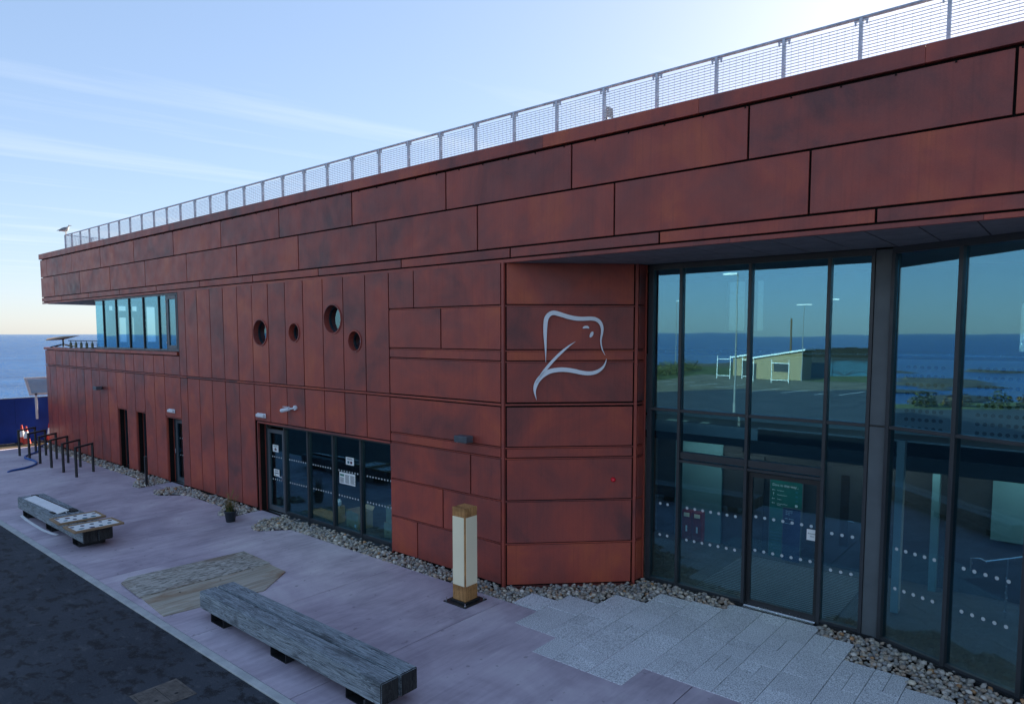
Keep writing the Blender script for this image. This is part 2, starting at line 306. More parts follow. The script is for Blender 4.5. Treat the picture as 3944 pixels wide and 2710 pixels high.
# ------------------------------------------------------------------ geometry helpers
def tag(o, label=None, cat=None, group=None, kind=None):
    if label: o['label'] = label
    if cat: o['category'] = cat
    if group: o['group'] = group
    if kind: o['kind'] = kind
    return o
def empty(name, loc=(0, 0, 0), rz=0, label=None, cat=None, group=None, parent=None):
    o = bpy.data.objects.new(name, None); COL.objects.link(o); o.location = loc; o.rotation_euler = (0, 0, rz); o.empty_display_size = 0.2
    o.parent = parent
    return tag(o, label, cat, group)
class MB:
    def __init__(s): s.v = []; s.f = []; s.mi = []; s.cur = 0
    def add(s, vs, fs):
        k = len(s.v); s.v += [tuple(p) for p in vs]
        for f in fs: s.f.append(tuple(i+k for i in f)); s.mi.append(s.cur)
        return s
    def box(s, x0, x1, y0, y1, z0, z1, M=None):
        vs = [Vector(p) for p in ((x0,y0,z0),(x1,y0,z0),(x1,y1,z0),(x0,y1,z0),(x0,y0,z1),(x1,y0,z1),(x1,y1,z1),(x0,y1,z1))]
        if M: vs = [M @ p for p in vs]
        return s.add(vs, [(0,3,2,1),(4,5,6,7),(0,1,5,4),(1,2,6,5),(2,3,7,6),(3,0,4,7)])
    def tube(s, pts, r, n=8, cap=True):
        pts = [Vector(p) for p in pts]; rr = r if hasattr(r, '__len__') else [r]*len(pts)
        k = len(s.v); prev = None; rings = []
        for i, p in enumerate(pts):
            t = (pts[min(i+1, len(pts)-1)] - pts[max(i-1, 0)]).normalized()
            if prev is None:
                a = Vector((0, 0, 1)) if abs(t.z) < 0.9 else Vector((1, 0, 0)); nrm = t.cross(a).normalized()
            else:
                nrm = (prev - t*prev.dot(t)).normalized()
            prev = nrm; b = t.cross(nrm)
            rings.append([p + (nrm*math.cos(2*math.pi*j/n) + b*math.sin(2*math.pi*j/n))*rr[i] for j in range(n)])
        vs = [q for r_ in rings for q in r_]; fs = []
        for i in range(len(pts)-1):
            for j in range(n): fs.append((i*n+j, i*n+(j+1)%n, (i+1)*n+(j+1)%n, (i+1)*n+j))
        if cap: fs += [tuple(range(n-1, -1, -1)), tuple(range((len(pts)-1)*n, len(pts)*n))]
        return s.add(vs, fs)
    def prism(s, poly, z0, z1):     # polygon in XY, counter-clockwise
        n = len(poly); vs = [(x, y, z0) for x, y in poly] + [(x, y, z1) for x, y in poly]
        return s.add(vs, [tuple(range(n-1, -1, -1)), tuple(range(n, 2*n))] + [(i, (i+1) % n, n+(i+1) % n, n+i) for i in range(n)])
    def disc(s, c, r, n=14, axis='y', t=0.0, ry=None):
        ry = ry or r; c = Vector(c); ring = []
        for j in range(n):
            a = 2*math.pi*j/n; u, w_ = r*math.cos(a), ry*math.sin(a)
            ring.append(c + (Vector((u, 0, w_)) if axis == 'y' else Vector((u, w_, 0)) if axis == 'z' else Vector((0, u, w_))))
        return s.add(ring, [tuple(range(n))])
    def lathe(s, prof, n=20, c=(0, 0, 0)):
        cx, cy, cz = c; vs = []; fs = []
        for r, z in prof:
            vs += [(cx+r*math.cos(2*math.pi*j/n), cy+r*math.sin(2*math.pi*j/n), cz+z) for j in range(n)]
        for i in range(len(prof)-1):
            for j in range(n): fs.append((i*n+j, i*n+(j+1)%n, (i+1)*n+(j+1)%n, (i+1)*n+j))
        fs += [tuple(range(n-1, -1, -1)), tuple(range((len(prof)-1)*n, len(prof)*n))]
        return s.add(vs, fs)
    def mesh(s, name, mats):
        me = bpy.data.meshes.new(name); me.from_pydata(s.v, [], s.f)
        for m_ in (mats if isinstance(mats, (list, tuple)) else [mats]): me.materials.append(MATS[m_])
        if len(me.materials) > 1: me.polygons.foreach_set('material_index', s.mi)
        me.update(); return me
    def build(s, name, mats, parent=None, loc=None, rz=0.0, smooth=False, bevel=0.0):
        me = s.mesh(name, mats)
        if bevel:
            b = bmesh.new(); b.from_mesh(me); bmesh.ops.bevel(b, geom=b.edges[:], offset=bevel, segments=1, affect='EDGES'); b.to_mesh(me); b.free()
        o = bpy.data.objects.new(name, me); COL.objects.link(o); o.parent = parent
        if loc is not None: o.location = loc
        if rz: o.rotation_euler = (0, 0, rz)
        if smooth: me.polygons.foreach_set('use_smooth', [True]*len(me.polygons))
        return o
def copy_tree(o, parent=None):
    c = o.copy(); COL.objects.link(c); c.parent = parent
    for ch in list(o.children): copy_tree(ch, c)
    return c
def icosphere(sub=1):
    b = bmesh.new(); bmesh.ops.create_icosphere(b, subdivisions=sub, radius=1); vs = [v.co.copy() for v in b.verts]; fs = [tuple(v.index for v in f.verts) for f in b.faces]; b.free(); return vs, fs
def text_mesh(body, size, align='LEFT'):
    cu = bpy.data.curves.new('lettering', 'FONT'); cu.body = body; cu.size = size; cu.align_x = align; cu.extrude = 0.0008; cu.resolution_u = 2
    t = bpy.data.objects.new('lettering', cu); COL.objects.link(t)
    dg = bpy.context.evaluated_depsgraph_get(); me = bpy.data.meshes.new_from_object(t.evaluated_get(dg)); bpy.data.objects.remove(t); bpy.data.curves.remove(cu); return me
def text_obj(body, size, loc, parent, mat='paper', rot=(R(90), 0, 0), align='LEFT'):
    me = text_mesh(body, size, align); me.materials.clear(); me.materials.append(MATS[mat])
    o = bpy.data.objects.new('lettering', me); COL.objects.link(o); o.parent = parent; o.location = loc; o.rotation_euler = rot; return o

# ================================================================== SETTING
SEA_Z = -3.0
def sheet(name, poly, z, mat, label=None, kind='structure'):
    o = MB().add([(x, y, z) for x, y in poly], [tuple(range(len(poly)))]).build(name, mat); tag(o, label, None, None, kind); return o
sea = MB()
N = 9; XS = [-40000, -8000, -1500, -300, -60, 60, 300, 1500, 8000, 40000]
for i in range(N):
    for j in range(N):
        sea.add([(XS[i], XS[j], SEA_Z), (XS[i+1], XS[j], SEA_Z), (XS[i+1], XS[j+1], SEA_Z), (XS[i], XS[j+1], SEA_Z)], [(0, 1, 2, 3)])
tag(sea.build('sea', 'sea'), 'open blue sea with small ripples reaching the horizon', None, None, 'structure')
coast = [(-38.5, 45), (-38.2, 8), (-38.4, -6), (-37.6, -16), (-37.8, -26), (-38.6, -40), (-40.5, -52), (-47, -66), (-52, -80), (-44, -98), (-20, -104), (60, -110), (120, -80), (120, 45)]
g = MB(); nC = len(coast)
top = [(x, y, -0.09) for x, y in coast]; cx_, cy_ = 20, -30
bot = [(cx_+(x-cx_)*1.05-1.0*(x < 0), cy_+(y-cy_)*1.05, SEA_Z-0.6) for x, y in coast]
g.add(top+bot, [tuple(range(nC))] + [(i, nC+i, nC+(i+1) % nC, (i+1) % nC) for i in range(nC)])
tag(g.build('ground', 'gravel_ground'), 'stony headland ground under the forecourt', None, None, 'structure')
sheet('road', [(-34.4, -4.94), (-34.4, -20), (-33.4, -24), (-33.6, -48), (-34.3, -62), (60, -62), (60, -4.94)], -0.02, 'asphalt', 'dark patched asphalt car park surface')
sheet('grass_verge', [(-38.2, -4.95), (-37.4, -16), (-37.6, -26), (-38.4, -40), (-40.3, -52), (-46, -64), (-46, -80), (-34, -84), (-34.35, -62), (-33.65, -48), (-33.45, -24), (-34.45, -20), (-34.45, -4.95)][::-1], -0.05, 'grass_ground', 'strip of rough grass along the shore')
sheet('grass_field', [(-34.2, -62.05), (-34.0, -84), (-20, -100), (55, -100), (55, -62.05)][::-1], -0.04, 'grass_ground', 'rough grass beyond the car park')
sheet('sunlit_asphalt_sheet', [(-33.5, -27), (-33.65, -48), (-34.25, -61.9), (45, -61.9), (45, -54), (-14, -52), (-22, -46), (-27, -37), (-29, -27)], -0.017, 'asphalt_sunlit', 'pale sheet painting the sunlit area onto the car park asphalt')  # paler sheet over the asphalt stands in for its sunlit area
road = bpy.data.objects['road']
for k in range(9):                                    # painted bay lines, seen mirrored in the entrance glass
    x = -33 + k*2.6
    MB().add([(x, -44.5, -0.012), (x+0.12, -44.5, -0.012), (x+0.9, -49.3, -0.012), (x+0.78, -49.3, -0.012)], [(3, 2, 1, 0)]).build('bay_line', 'white_paint', road)

# pavement: concrete bays on a sub-base, kerb strip in front
pav = MB().box(-34.6, 12, -4.83, 2.4, -0.30, -0.085).build('pavement', 'soil'); tag(pav, 'brushed pinkish concrete forecourt laid in wide bays', None, None, 'structure')
bx = [-34.55, -30.45, -26.45, -22.5, -18.57, -14.62, -10.71, -7.84, -3.92, 0.0, 3.9, 7.8, 11.9]
for a, b in zip(bx[:-1], bx[1:]):
    MB().box(a+0.007, b-0.007, -4.826, -0.475 if b < -3 else -0.9, -0.08, 0.0).build('concrete_bay', 'concrete', pav, bevel=0.004)
for x0, x1, xa, xb in ((-22.62, -21.68, -22.62, -21.68), (-17.1, -16.1, -17.1, -16.1)):      # paths up to the two doors
    MB().add([(x0, -0.47, 0), (x1, -0.47, 0), (xb, 0.2, 0), (xa, 0.2, 0), (x0, -0.47, -0.08), (x1, -0.47, -0.08), (xb, 0.2, -0.08), (xa, 0.2, -0.08)],
             [(0, 1, 2, 3), (0, 4, 5, 1), (1, 5, 6, 2), (3, 7, 4, 0)]).build('concrete_bay', 'concrete', pav)
kb = MB().box(-34.6, 12, -4.96, -4.832, -0.2, 0.006).build('kerb', 'kerb_concrete', bevel=0.008); tag(kb, 'flush pale concrete kerb between forecourt and asphalt', None, None, 'structure')

# granite slabs before the entrance
slabs = empty('slab_paving', (0, 0, 0)); tag(slabs, 'speckled pale granite slabs with a stepped edge before the entrance', None, None, 'structure')
colsx = [(-7.69, -7.11, -0.44, 0.13), (-7.11, -6.47, -1.09, 0.48), (-6.47, -5.85, -1.09, 1.06), (-5.85, -5.24, -1.71, 1.64), (-5.24, -4.67, -1.71, 1.70),
         (-4.67, -4.08, -1.09, 2.0), (-4.08, -3.66, -1.09, 2.0), (-3.66, -3.14, -1.09, 2.0), (-3.14, -2.55, -1.09, 1.69), (-2.55, -2.12, -1.09, 1.05), (-2.12, -1.69, -1.09, 1.05),
         (-1.69, -1.10, -1.09, 0.72), (-1.10, -0.5, -1.09, 0.40), (-0.5, 0.1, -1.09, 0.1), (0.1, 0.7, -1.09, -0.2), (0.7, 1.3, -1.09, -0.3)]
rs = random.Random(3)
for ci, (x0, x1, y0, y1) in enumerate(colsx):
    y = y0
    parts = []
    while y < y1-0.02:
        L = rs.choice((0.3, 0.45, 0.6, 0.6, 0.9)); 
        if y+L > y1-0.2: L = y1-y
        halves = [(x0, x1)] if rs.random() < 0.72 else [(x0, (x0+x1)/2), ((x0+x1)/2, x1)]
        for a, b in halves: parts.append((a, b, y, y+L))
        y += L
    for a, b, c_, d_ in parts:
        MB().box(a+0.0045, b-0.0045, c_+0.0045, d_-0.0045, -0.07, 0.004+rs.uniform(-0.0015, 0.0025)).build('granite_slab', 'granite', slabs, bevel=0.003)
MB().box(-6.237, -5.853, -1.707, -1.093, -0.07, 0.005).build('granite_slab', 'granite', slabs, bevel=0.003)

# pebble beds
def in_poly(x, y, P):
    c = False; j = len(P)-1
    for i in range(len(P)):
        if (P[i][1] > y) != (P[j][1] > y) and x < (P[j][0]-P[i][0])*(y-P[i][1])/(P[j][1]-P[i][1])+P[i][0]: c = not c
        j = i
    return c
ANG = [(-8.28, 0.0), (-6.5, 1.78), (-6.5, 2.1), (-4.6, 2.1), (-4.67, 1.74), (-5.24, 1.68), (-5.85, 1.66), (-5.85, 1.08), (-6.47, 1.08), (-6.47, 0.5), (-7.11, 0.5), (-7.11, 0.15), (-7.69, 0.15), (-7.69, -0.46), (-8.28, -0.47)]
RGT = [(-3.14, 2.08), (-2.4, 2.1), (0.4, 0.95), (2.0, 0.3), (1.3, -0.3), (0.7, -0.2), (0.1, 0.1), (-0.5, 0.4), (-1.1, 0.72), (-1.69, 0.74), (-1.69, 1.07), (-2.55, 1.07), (-2.55, 1.71), (-3.14, 1.72)]
BEDS = [([(-34.4, -0.47), (-22.62, -0.47), (-22.62, 0), (-34.4, 0)], -0.03), ([(-21.68, -0.47), (-17.1, -0.47), (-17.1, 0), (-21.68, 0)], -0.03),
        ([(-16.1, -0.47), (-8.28, -0.47), (-8.28, 0), (-11.55, 0), (-11.55, 0.12), (-16.1, 0.12)], -0.03), (ANG, -0.035), (RGT, -0.035),
        ([(-23.9, -0.47), (-22.95, -1.04), (-22.5, -1.0), (-22.6, -0.47)], 0.0), ([(-21.65, -0.47), (-21.5, -1.0), (-21.05, -1.07), (-20.4, -0.47)], 0.0),
        ([(-18.2, -0.47), (-17.5, -1.0), (-17.0, -0.8), (-17.1, -0.47)], 0.0), ([(-16.1, -0.47), (-15.66, -1.05), (-15.3, -1.07), (-14.8, -0.47)], 0.0)]
pv, pf = icosphere(1); PM = MB(); tint = []; rp = random.Random(11)
PAL = [((0.46, 0.43, 0.38), 5), ((0.37, 0.36, 0.33), 5), ((0.55, 0.50, 0.41), 5), ((0.29, 0.29, 0.285), 3), ((0.48, 0.38, 0.285), 4), ((0.65, 0.61, 0.55), 2.2), ((0.52, 0.29, 0.14), 0.9), ((0.39, 0.32, 0.26), 2.5)]
pal, wts = zip(*PAL)
for poly, z0 in BEDS:
    xa, xb = min(p[0] for p in poly), max(p[0] for p in poly); ya, yb = min(p[1] for p in poly), max(p[1] for p in poly)
    near = xa > -17; x = xa
    for layer in range(2):
        x = xa
        while x < xb:
            st = 0.069 if x > -9 else 0.073 if x > -17 else 0.092
            y = ya
            while y < yb:
                qx, qy = x+rp.uniform(-.5, .5)*st, y+rp.uniform(-.5, .5)*st
                if in_poly(qx, qy, poly) and not (layer == 1 and rp.random() < 0.55):
                    r = st*rp.choice((0.42, 0.5, 0.55, 0.62, 0.75)); sx, sy, sz = r*rp.uniform(.85, 1.3), r*rp.uniform(.75, 1.1), r*rp.uniform(.5, .8)
                    M = Matrix.Translation((qx, qy, z0+layer*0.035+rp.uniform(0, .018)+0.01)) @ Matrix.Rotation(rp.uniform(0, 6.28), 4, 'Z') @ Matrix.Rotation(rp.uniform(-.5, .5), 4, 'X') @ Matrix.Rotation(rp.uniform(-.5, .5), 4, 'Y')
                    k1, k2 = rp.uniform(-.2, .2), rp.uniform(-.2, .2)
                    PM.add([M @ Vector((p.x*sx*(1+k1*p.y), p.y*sy*(1+k2*p.x), p.z*sz*(1+k2*p.y))) for p in pv], pf)
                    c = rp.choices(pal, wts)[0]; f = rp.uniform(0.8, 1.2); tint.append(tuple(min(1, a*f) for a in c)+(1,))
                y += st
            x += st
pb = PM.build('pebble_bed', 'pebble', smooth=True)
ca = pb.data.color_attributes.new('tint', 'FLOAT_COLOR', 'POINT'); flat = []
for c in tint: flat += list(c)*len(pv)
ca.data.foreach_set('color', flat)
tag(pb, 'rounded grey and brown pebbles filling the bed along the building foot', 'pebbles', None, 'stuff')
for poly, z0 in BEDS[5:]:
    cpoly = poly if sum((poly[i][0]*poly[(i+1) % len(poly)][1]-poly[(i+1) % len(poly)][0]*poly[i][1]) for i in range(len(poly))) > 0 else poly[::-1]
    MB().add([(x, y, 0.004) for x, y in cpoly], [tuple(range(len(cpoly)))]).build('pebble_pocket', 'soil', pav)

# ================================================================== BUILDING
B = empty('visitor_building', (0, 0, 0)); tag(B, 'long low coastal building clad in rust-red weathering steel panels with glazed entrance', 'building')
class Fr:           # a vertical facade plane: s along it, d inwards, z up
    def __init__(s, ox, oy, deg): s.loc = (ox, oy, 0); s.rz = R(deg)
    def build(s, mb, name, mats, parent=None, **k):
        return mb.build(name, mats, parent or B, loc=s.loc, rz=s.rz, **k) if (parent is None or parent is B) else mb.build(name, mats, parent, **k)
F0 = Fr(0, 0, 0); FA = Fr(-8.28, 0, 45); FR = Fr(-6.5, 1.78, 90); FG = Fr(0, 2.12, 0); FQ = Fr(-2.4, 2.12, -22.5)
GAP = 0.031
rpn = random.Random(5)
def panel(F, s0, s1, z0, z1, d=0.0, gs=GAP, mat='corten', name='cladding_panel', t=0.03):
    """panel whose own origin sits at its centre so that object-space noise differs panel by panel"""
    sc_, zc = (s0+s1)/2, (z0+z1)/2; hs, hz_ = (s1-s0-gs)/2, (z1-z0-gs)/2
    dd = d + rpn.uniform(-0.0015, 0.0015)
    o = MB().box(-hs, hs, dd, dd+t, -hz_, hz_).build(name, mat, B, bevel=0.003)
    ca_, sa_ = math.cos(F.rz), math.sin(F.rz)
    o.location = (F.loc[0]+ca_*sc_, F.loc[1]+sa_*sc_, zc); o.rotation_euler = (rpn.uniform(-.0012, .0012), 0, F.rz+rpn.uniform(-.0012, .0012)); return o
def holed_panel(s0, s1, z0, z1, c, r):
    sc_, zc = (s0+s1)/2, (z0+z1)/2; hs, hz_ = (s1-s0-GAP)/2, (z1-z0-GAP)/2; lx, lz = c[0]-sc_, c[1]-zc
    angs = [2*math.pi*j/48 for j in range(48)] + [math.atan2(b-lz, a-lx) % (2*math.pi) for a in (-hs, hs) for b in (-hz_, hz_)]
    angs = sorted(angs); inn, out = [], []
    for a in angs:
        ux, uz = math.cos(a), math.sin(a); ts = []
        if abs(ux) > 1e-9: ts += [((hs if ux > 0 else -hs)-lx)/ux]
        if abs(uz) > 1e-9: ts += [((hz_ if uz > 0 else -hz_)-lz)/uz]
        t = min(q for q in ts if q > 0); inn.append((lx+r*ux, lz+r*uz)); out.append((lx+t*ux, lz+t*uz))
    n = len(angs); m_ = MB()
    vs = [(x, 0, z) for x, z in inn]+[(x, 0, z) for x, z in out]+[(x, .03, z) for x, z in inn]+[(x, .03, z) for x, z in out]
    fs = []
    for i in range(n):
        j = (i+1) % n; fs += [(i, j, n+j, n+i), (2*n+j, 2*n+i, 3*n+i, 3*n+j), (n+i, n+j, 3*n+j, 3*n+i), (j, i, 2*n+i, 2*n+j)]
    m_.add(vs, fs); o = m_.build('cladding_panel', 'corten', B, loc=(sc_, 0, zc)); return o

# backing walls with openings -------------------------------------------------
def holed_wall(name, axis, c0, c1, u0, u1, z0, z1, holes, mat, parent=B):
    """wall across u (x or y), thickness c0..c1 on the other axis"""
    us = sorted({u0, u1, *[h[i] for h in holes for i in (0, 1)]}); zs = sorted({z0, z1, *[h[i] for h in holes for i in (2, 3)]})
    us = [u for u in us if u0 <= u <= u1]; zs = [z for z in zs if z0 <= z <= z1]; m_ = MB()
    P = (lambda u, c, z: (u, c, z)) if axis == 'x' else (lambda u, c, z: (c, u, z))
    solid = lambda a, b: not any(h[0] < a < h[1] and h[2] < b < h[3] for h in holes)
    def S(i, j):
        if i < 0 or j < 0 or i >= len(us)-1 or j >= len(zs)-1: return False
        return solid((us[i]+us[i+1])/2, (zs[j]+zs[j+1])/2)
    for i in range(len(us)-1):
        for j in range(len(zs)-1):
            if not S(i, j): continue
            a, b, e, f = us[i], us[i+1], zs[j], zs[j+1]
            m_.add([P(a, c0, e), P(b, c0, e), P(b, c0, f), P(a, c0, f)], [(0, 1, 2, 3)]); m_.add([P(a, c1, e), P(b, c1, e), P(b, c1, f), P(a, c1, f)], [(3, 2, 1, 0)])
            if not S(i-1, j): m_.add([P(a, c0, e), P(a, c1, e), P(a, c1, f), P(a, c0, f)], [(3, 2, 1, 0)])
            if not S(i+1, j): m_.add([P(b, c0, e), P(b, c1, e), P(b, c1, f), P(b, c0, f)], [(0, 1, 2, 3)])
            if not S(i, j-1): m_.add([P(a, c0, e), P(b, c0, e), P(b, c1, e), P(a, c1, e)], [(3, 2, 1, 0)])
            if not S(i, j+1): m_.add([P(a, c0, f), P(b, c0, f), P(b, c1, f), P(a, c1, f)], [(0, 1, 2, 3)])
    return m_.build(name, mat, parent)
PORT = [(-16.81, 4.84, 0.36), (-15.20, 4.84, 0.25), (-13.575, 5.15, 0.355), (-12.745, 4.64, 0.25)]
fh = [(-26.74, -25.92, 0.0, 2.14), (-25.12, -24.35, 0.0, 2.14), (-22.73, -21.62, 0.0, 2.14), (-17.08, -11.55, 0.0, 2.42), (-34.6, -21.76, 4.24, 6.09)] + [(x-r, x+r, z-r, z+r) for x, z, r in PORT]
holed_wall('backing_wall', 'x', 0.055, 0.20, -34.52, -8.3, -0.07, 6.09, fh, 'joint_dark')
MB().box(-34.56, 6.0, 0.055, 0.20, 6.13, 8.0).build('fascia_backing', 'joint_dark', B)
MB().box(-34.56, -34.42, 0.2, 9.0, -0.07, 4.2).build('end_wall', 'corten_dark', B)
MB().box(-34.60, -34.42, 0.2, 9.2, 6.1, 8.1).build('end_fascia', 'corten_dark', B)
MB().box(-34.5, 6.0, 0.2, 9.2, 7.80, 7.92).build('roof', 'roof_membrane', B)
MB().box(-34.42, -28.7, 0.2, 9.0, 6.10, 6.16).build('terrace_soffit', 'soffit_grey', B)
MB().box(-34.42, 6.0, 2.6, 9.0, 6.35, 6.42).build('upper_ceiling', 'interior_white', B)
MB().box(-28.6, -8.3, 0.2, 2.6, 6.20, 6.26).build('upper_ceiling', 'interior_white', B)
MB().box(-34.42, -8.35, 0.21, 9.0, 2.95, 3.38).build('first_floor', 'interior_dark', B)
MB().box(-8.0, 6.0, 4.0, 9.0, 2.57, 2.90).build('first_floor', 'interior_white', B)
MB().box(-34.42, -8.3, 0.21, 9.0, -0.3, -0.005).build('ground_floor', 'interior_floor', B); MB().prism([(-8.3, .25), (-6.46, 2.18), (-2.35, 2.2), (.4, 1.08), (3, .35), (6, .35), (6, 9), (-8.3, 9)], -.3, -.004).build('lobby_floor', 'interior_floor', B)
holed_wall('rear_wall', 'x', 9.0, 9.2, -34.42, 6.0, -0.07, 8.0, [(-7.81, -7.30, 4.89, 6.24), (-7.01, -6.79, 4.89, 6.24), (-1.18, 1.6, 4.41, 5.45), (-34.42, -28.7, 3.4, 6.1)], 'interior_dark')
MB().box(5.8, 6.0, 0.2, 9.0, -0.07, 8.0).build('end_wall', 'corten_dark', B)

for a, b, e, f_ in ((-7.81, -7.30, 4.89, 6.24), (-7.01, -6.79, 4.89, 6.24), (-1.18, 1.6, 4.41, 5.45)): MB().box(a, b, 9.08, 9.092, e, f_).build('rear_pane', 'rear_glass', B)
# fascia panels, coping, lower edge -------------------------------------------
ZS = dict(bot=6.095, D=6.172, C=6.365, Bz=7.213, A=7.974, top=8.203)
def row(F, joints, z0, z1, **k):
    for a, b in zip(joints[:-1], joints[1:]): panel(F, a, b, z0, z1, **k)
XE = 6.0
row(F0, [-34.62]+[-33.77+3*i for i in range(13)]+[XE], ZS['Bz'], ZS['A']-0.012)
row(F0, [-34.62]+[-32.93+3*i for i in range(13)]+[XE], ZS['C'], ZS['Bz'])
row(F0, [-34.62]+[-32.12+3*i for i in range(13)]+[XE], ZS['D'], ZS['C'])
cj = [-34.66]+[-33.0+2.85*i for i in range(14)]+[XE]
for a, b in zip(cj[:-1], cj[1:]): panel(F0, a, b, ZS['A']+0.012, ZS['top'], d=-0.035, gs=0.003, name='coping', t=0.40)
for a, b in zip([-34.6]+[-31.0+3*i for i in range(13)], [-31.0+3*i for i in range(13)]+[XE]): panel(F0, a, b, ZS['bot'], ZS['D']-0.012, d=0.0, gs=0.002, name='fascia_trim', t=0.06)
# screw heads along the top of the fascia
sc_m = MB()
for i in range(64):
    x = -34.2+0.62*i; sc_m.box(x-0.009, x+0.009, -0.012, 0.0, 7.925, 7.945)
tag(sc_m.build('screw_heads', 'joint_dark', B), kind='stuff')

# vertical panels ---------------------------------------------------------------
JL = [-34.56, -34.05, -33.24, -32.40, -31.60, -30.80, -29.97, -29.20, -28.40, -27.60, -26.78, -25.91, -25.16, -24.35, -23.55, -22.77, -21.64]
JM = [-21.64, -21.16, -20.37, -19.57, -18.79, -18.00, -17.21, -16.41, -15.60, -14.80, -13.97, -13.165, -12.355, -11.545]
row(F0, JL, 3.505, 4.125)
for a, b in zip(JL[:-1], JL[1:]):
    mid = (a+b)/2; z0 = 2.15 if (-26.78 < mid < -25.91 or -25.16 < mid < -24.35 or -22.77 < mid < -21.64) else 0.045
    panel(F0, a, b, z0, 3.455)
for a, b in zip(JM[:-1], JM[1:]):
    mid = (a+b)/2; p = [q for q in PORT if a < q[0] < b]
    if p: holed_panel(a, b, 3.505, 6.14, p[0][:2], p[0][2]-0.02)
    else: panel(F0, a, b, 3.505, 6.14)
    panel(F0, a, b, 2.47 if mid > -17.21 else 0.045, 3.455)
for a, b in zip([-34.6, -31.2, -27.8, -24.6, -21.2, -18.1, -14.9], [-31.2, -27.8, -24.6, -21.2, -18.1, -14.9, -11.545]):
    panel(F0, a, b, 3.458, 3.502, d=-0.006, gs=0.002, name='seam_flashing', t=0.05)
for a, b in zip([-34.62, -31.7, -28.6, -25.3], [-31.7, -28.6, -25.3, -21.74]): panel(F0, a, b, 4.14, 4.245, d=-0.03, gs=0.003, name='parapet_coping', t=0.36)
panel(F0, -17.08, -11.55, 2.415, 2.462, d=-0.006, gs=0.002, name='lintel_flashing', t=0.24)
for a, b in ((-26.74, -25.92), (-25.12, -24.35), (-22.73, -21.62)): panel(F0, a, b, 2.125, 2.152, d=-0.004, gs=0.002, name='lintel_flashing', t=0.24)
for x in (-26.74, -25.12, -22.73, -17.08): panel(F0, x-0.03, x, 0.0, 2.125 if x < -20 else 2.415, d=0.0, gs=0.002, name='reveal', t=0.24)
for x in (-25.92, -24.35, -21.62, -11.55): panel(F0, x, x+0.03, 0.0, 2.125 if x < -20 else 2.415, d=0.0, gs=0.002, name='reveal', t=0.24)
MB().box(-34.5, -22.74, 0.01, 0.055, -0.07, 0.04).build('plinth_strip', 'joint_dark', B); MB().box(-21.6, -17.1, 0.01, 0.055, -0.07, 0.04).build('plinth_strip', 'joint_dark', B)
MB().box(-11.5, -8.3, 0.01, 0.055, -0.07, 0.02).build('plinth_strip', 'joint_dark', B)

# right block, splayed corner wall and short return --------------------------------
RW = [0.025, 0.832, 1.655, 2.467, 2.672, 3.455, 3.505, 4.287, 4.493, 5.325, 6.12]
cuts = {0: -10.708, 1: -9.92, 2: -9.14, 8: -9.943, 9: -10.747}
for i in range(len(RW)-1):
    z0, z1 = RW[i], RW[i+1]
    if i == 5:
        panel(F0, -11.545, -8.345, z0+0.003, z1-0.003, d=-0.006, gs=0.002, name='seam_flashing', t=0.05)
        panel(FA, 0.03, 2.50, z0+0.008, z1-0.008, d=0.004, gs=0.002, name='seam_flashing', t=0.04); panel(FR, 0.03, 0.31, z0+0.008, z1-0.008, d=0.004, gs=0.002, name='seam_flashing', t=0.04); continue
    xs = [-11.545]+([cuts[i]] if i in cuts else [])+[-8.345]
    for a, b in zip(xs[:-1], xs[1:]): panel(F0, a, b, z0+0.006, z1-0.006)
    panel(FA, 0.045, 2.46, z0+0.008, z1-0.008); panel(FR, 0.05, 0.31, z0+0.008, z1-0.008)
for z in (0.832, 1.655, 2.467, 2.672, 4.287, 4.493, 5.325):     # rust lips seen inside the open joints
    MB().box(-11.53, -8.35, 0.022, 0.055, z-0.016, z+0.004).build('joint_lip', 'corten', B)
    FA.build(MB().box(0.03, 2.48, 0.018, 0.055, z-0.018, z+0.004), 'joint_lip', 'corten'); FR.build(MB().box(0.03, 0.31, 0.018, 0.055, z-0.018, z+0.004), 'joint_lip', 'corten')
FA.build(MB().box(0.0, 2.52, 0.055, 0.16, -0.07, 6.1), 'backing_wall', 'joint_dark'); FR.build(MB().box(0.0, 0.34, 0.055, 0.16, -0.07, 6.1), 'backing_wall', 'joint_dark')
MB().box(-8.335, -8.275, -0.004, 0.05, -0.02, 6.1).build('corner_trim', 'corten', B, bevel=0.004)
FA.build(MB().box(2.475, 2.53, -0.006, 0.05, -0.02, 6.1), 'corner_trim', 'corten', bevel=0.004)
FR.build(MB().box(0.315, 0.35, -0.012, 0.05, -0.02, 6.1), 'corner_trim', 'corten', bevel=0.004)
FA.build(MB().box(0.0, 2.5, -0.01, 0.05, -0.05, 0.018), 'base_trim', 'corten_dark', bevel=0.004)

# soffit over the entrance ------------------------------------------------------------
sj = [-8.27, -7.68, -7.08, -6.48, -5.88, -5.28, -4.68, -4.09, -3.49, -2.88, -2.27, -1.67, -1.07, -0.47, 0.13, 0.73, 1.33, 1.93, 2.53, 3.13, 3.73, 4.33, 5.0, 6.0]
for a, b in zip(sj[:-1], sj[1:]):
    y1 = 2.12 if a > -6.6 else max(0.35, a+8.28+0.62)
    MB().box(a+0.009, b-0.009, 0.062, 2.06 if a > -6.6 else min(2.06, y1), 6.10, 6.118).build('soffit_panel', 'soffit_grey', B, bevel=0.002)
MB().box(-8.3, 6.0, 0.2, 2.6, 6.125, 6.2).build('soffit_backing', 'joint_dark', B)

